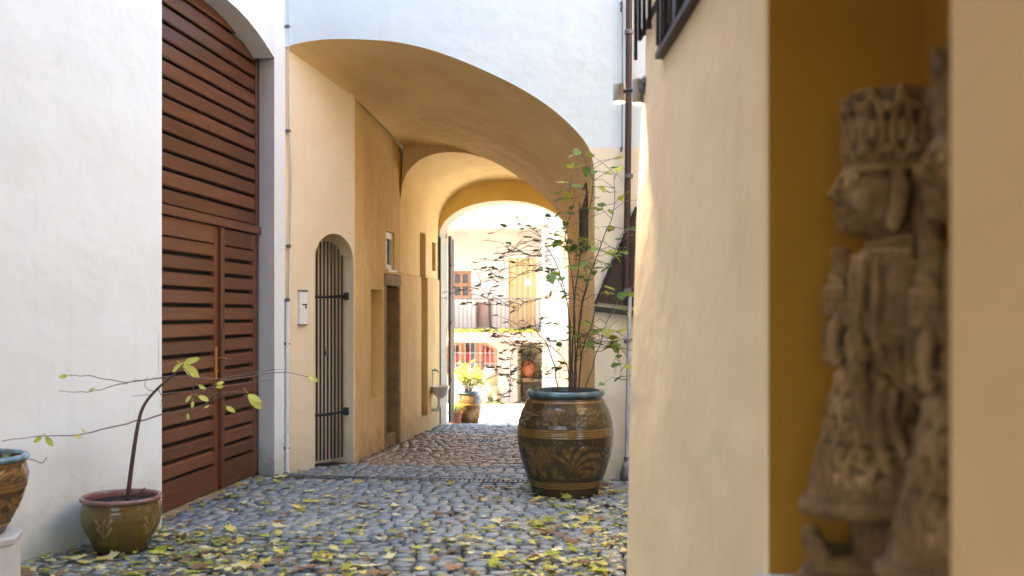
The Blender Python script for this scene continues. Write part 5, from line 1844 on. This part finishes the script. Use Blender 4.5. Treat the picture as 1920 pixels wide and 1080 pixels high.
# upper gallery: deep slab and panelled parapet, then eaves
MB().box(X0, xg1 + .3, YB - 1.3, YU + .3, zslab, zslab + .22, .01).build('upper_slab', M['far_white'], RH)
zp0, zp1 = zslab + .23, q2(930, 388)[1]
MB().box(X0, xg1 + .2, YB - 1.18, YB - 1.06, zp0, zp1).build('parapet', M['far_white'], RH)
pw = 1.05
x = xg1 - .15
while x > -8:
    pn = MB()
    for (a, b, c_, d_) in ((x - pw, x - .12, zp1 - .10, zp1 - .04), (x - pw, x - .12, zp0 + .06, zp0 + .12), (x - pw, x - pw + .06, zp0 + .12, zp1 - .10), (x - .18, x - .12, zp0 + .12, zp1 - .10)):
        pn.box(a, b, YB - 1.22, YB - 1.181, c_, d_)
    pn.build('panel_moulding', M['far_cream'], RH)
    x -= pw
MB().box(X0, xg1 + .3, YB - 1.3, YB - 1.0, zp1, zp1 + .12, .01).build('coping', M['far_cream'], RH)
MB().grid([[(x, YB + .3, z) for x in (X0, xg1 + .3)] for z in (zslab, zp1 + 2.5)]).build('attic_wall', M['far_white'], RH)
MB().prism([(X0, YB - 1.0, zp1 + 2.5), (X0, YB + 4, zp1 + 4.0), (X0, YB + 4, zp1 + 4.15), (X0, YB - 1.0, zp1 + 2.65)], (20, 0, 0)).build('roof', M['roof_tile'], RH)
# projecting wing on the right with a yellow downpipe
WG = empty('courtyard_wing', (-1, 25, gz(25)), 'white courtyard wing with ochre window strips right of the gallery', 'house')
YW = 25.0
xl = q2(1026, 600, YW)[0]
MB().box(xl, 3.5, YW, YB + 1.0, gz(YW) - .3, 7.5).build('wall', M['far_white'], WG)
for (u0, u1, v0, v1) in ((1054, 1058, 430, 505), (1046, 1048, 640, 735), (1053, 1057, 648, 735), (1064, 1070, 430, 520), (1063, 1069, 640, 740)):
    a, b = q2(u0, v1, YW), q2(u1, v0, YW)
    MB().box(a[0], b[0], YW - .04, YW + .01, a[1], b[1]).build('window_strip', M['yellow_wood'], WG)
dq = empty('courtyard_downpipe', (xl, YW - .06, gz(YW)), 'ochre downpipe at the inner corner of the courtyard wing', 'pipe')
MB().tube([(xl - .07, YW - .02, gz(YW)), (xl - .07, YW - .02, 5.5)], .055, 10).build('pipe', M['far_cream'], dq, smooth=True)
for z in (0.2, 2.0, 3.8):
    MB().tube([(xl - .07, YW - .02, z - .03), (xl - .07, YW - .02, z + .03)], .07, 10).build('bracket', M['yellow_wood'], dq)

# things inside the rear archway: trestle, jar, plants
zin = gz(YB)
tb = empty('stone_table', ((xa0 + xa1) / 2, YB + 1.0, zin), 'stone table inside the rear archway', 'table')
ztab = q2(990, 712)[1]
MB().box(xa0 + .05, xa1 - .05, YB + .75, YB + 1.3, ztab - .12, ztab, .01).build('top', M['stone'], tb)
MB().box(xa0 + .07, xa1 - .07, YB + .80, YB + .84, zin - .3, ztab - .121).build('added_dark_panel', M['old_wood'], tb)  # dark panel added to darken the archway's lower interior
for x in (xa0 + .10, xa1 - .22):
    MB().box(x, x + .12, YB + .85, YB + 1.2, zin - .3, ztab - .121, .01).build('leg', M['stone'], tb)
jr = q2(985, 706)
jp = Vector((jr[0], YB + .98, ztab + .002))
jo = empty('clay_jar', jp, 'round clay jar on the table inside the rear archway', 'jar')
MB().lathe([(.10, 0), (.19, .10), (.24, .25), (.20, .40), (.13, .47), (.15, .50), (.13, .50)], jp, 20).build('body', M['terracotta'], jo, smooth=True)
tuft('potted_fern', jp + Vector((0, 0, .48)), 'dark green fern growing from the round clay jar', .40, .28, 70, ('green', 'dark'), .12)
yq = Vector((q2(1008, 706)[0], YB + .98, ztab + .01))
tuft('yellow_plant', yq, 'small yellow plant beside the clay jar', .30, .12, 40, ('lime', 'yellow'), .09)

# mossy stone lion by the house wall
lc_ = PY(923, 757, 28.6)
sl_root = empty('stone_lion', (lc_.x, lc_.y, gz(28.6)), 'small mossy stone lion seated before the white house', 'statue')
zb = gz(28.6)
m = MB()
m.ball((lc_.x - .02, lc_.y, zb + .42), .20, .22, .34, 14, 10)
m.ball((lc_.x - .06, lc_.y - .08, zb + .84), .20, .19, .20, 14, 10)
m.ball((lc_.x - .12, lc_.y - .24, zb + .78), .10, .10, .08, 10, 8)
for dx in (-.14, .12):
    m.tube([(lc_.x + dx, lc_.y - .12, zb + .55), (lc_.x + dx, lc_.y - .20, zb + .10)], [.08, .06], 8)
    m.ball((lc_.x + dx, lc_.y - .25, zb + .11), .07, .11, .06, 8, 6)
    m.ball((lc_.x + dx * .9 - .06, lc_.y - .05, zb + 1.0), .06, .04, .07, 8, 6)
    m.ball((lc_.x + dx * 1.3, lc_.y + .05, zb + .22), .13, .20, .17, 10, 8)
for k in range(22):
    a = rm.uniform(0, 6.28)
    m.ball((lc_.x - .05 + .19 * math.cos(a), lc_.y + .0 + .12 * math.sin(a), zb + .62 + rm.uniform(0, .35)), .055, .055, .06, 7, 5)
tmp_me = m.mesh('b', M['limestone'])
tmp = bpy.data.objects.new('tmp', tmp_me); COL.objects.link(tmp)
md = tmp.modifiers.new('r', 'REMESH'); md.mode = 'VOXEL'; md.voxel_size = .022
lme = bpy.data.meshes.new_from_object(tmp.evaluated_get(bpy.context.evaluated_depsgraph_get()))
bpy.data.objects.remove(tmp)
lme.materials.clear(); lme.materials.append(M['lion'])
lme.polygons.foreach_set('use_smooth', [True] * len(lme.polygons))
link('body', lme, sl_root)
MB().box(lc_.x - .30, lc_.x + .28, lc_.y - .40, lc_.y + .32, zb - .1, zb + .055, .015).build('base', M['moss'], sl_root)
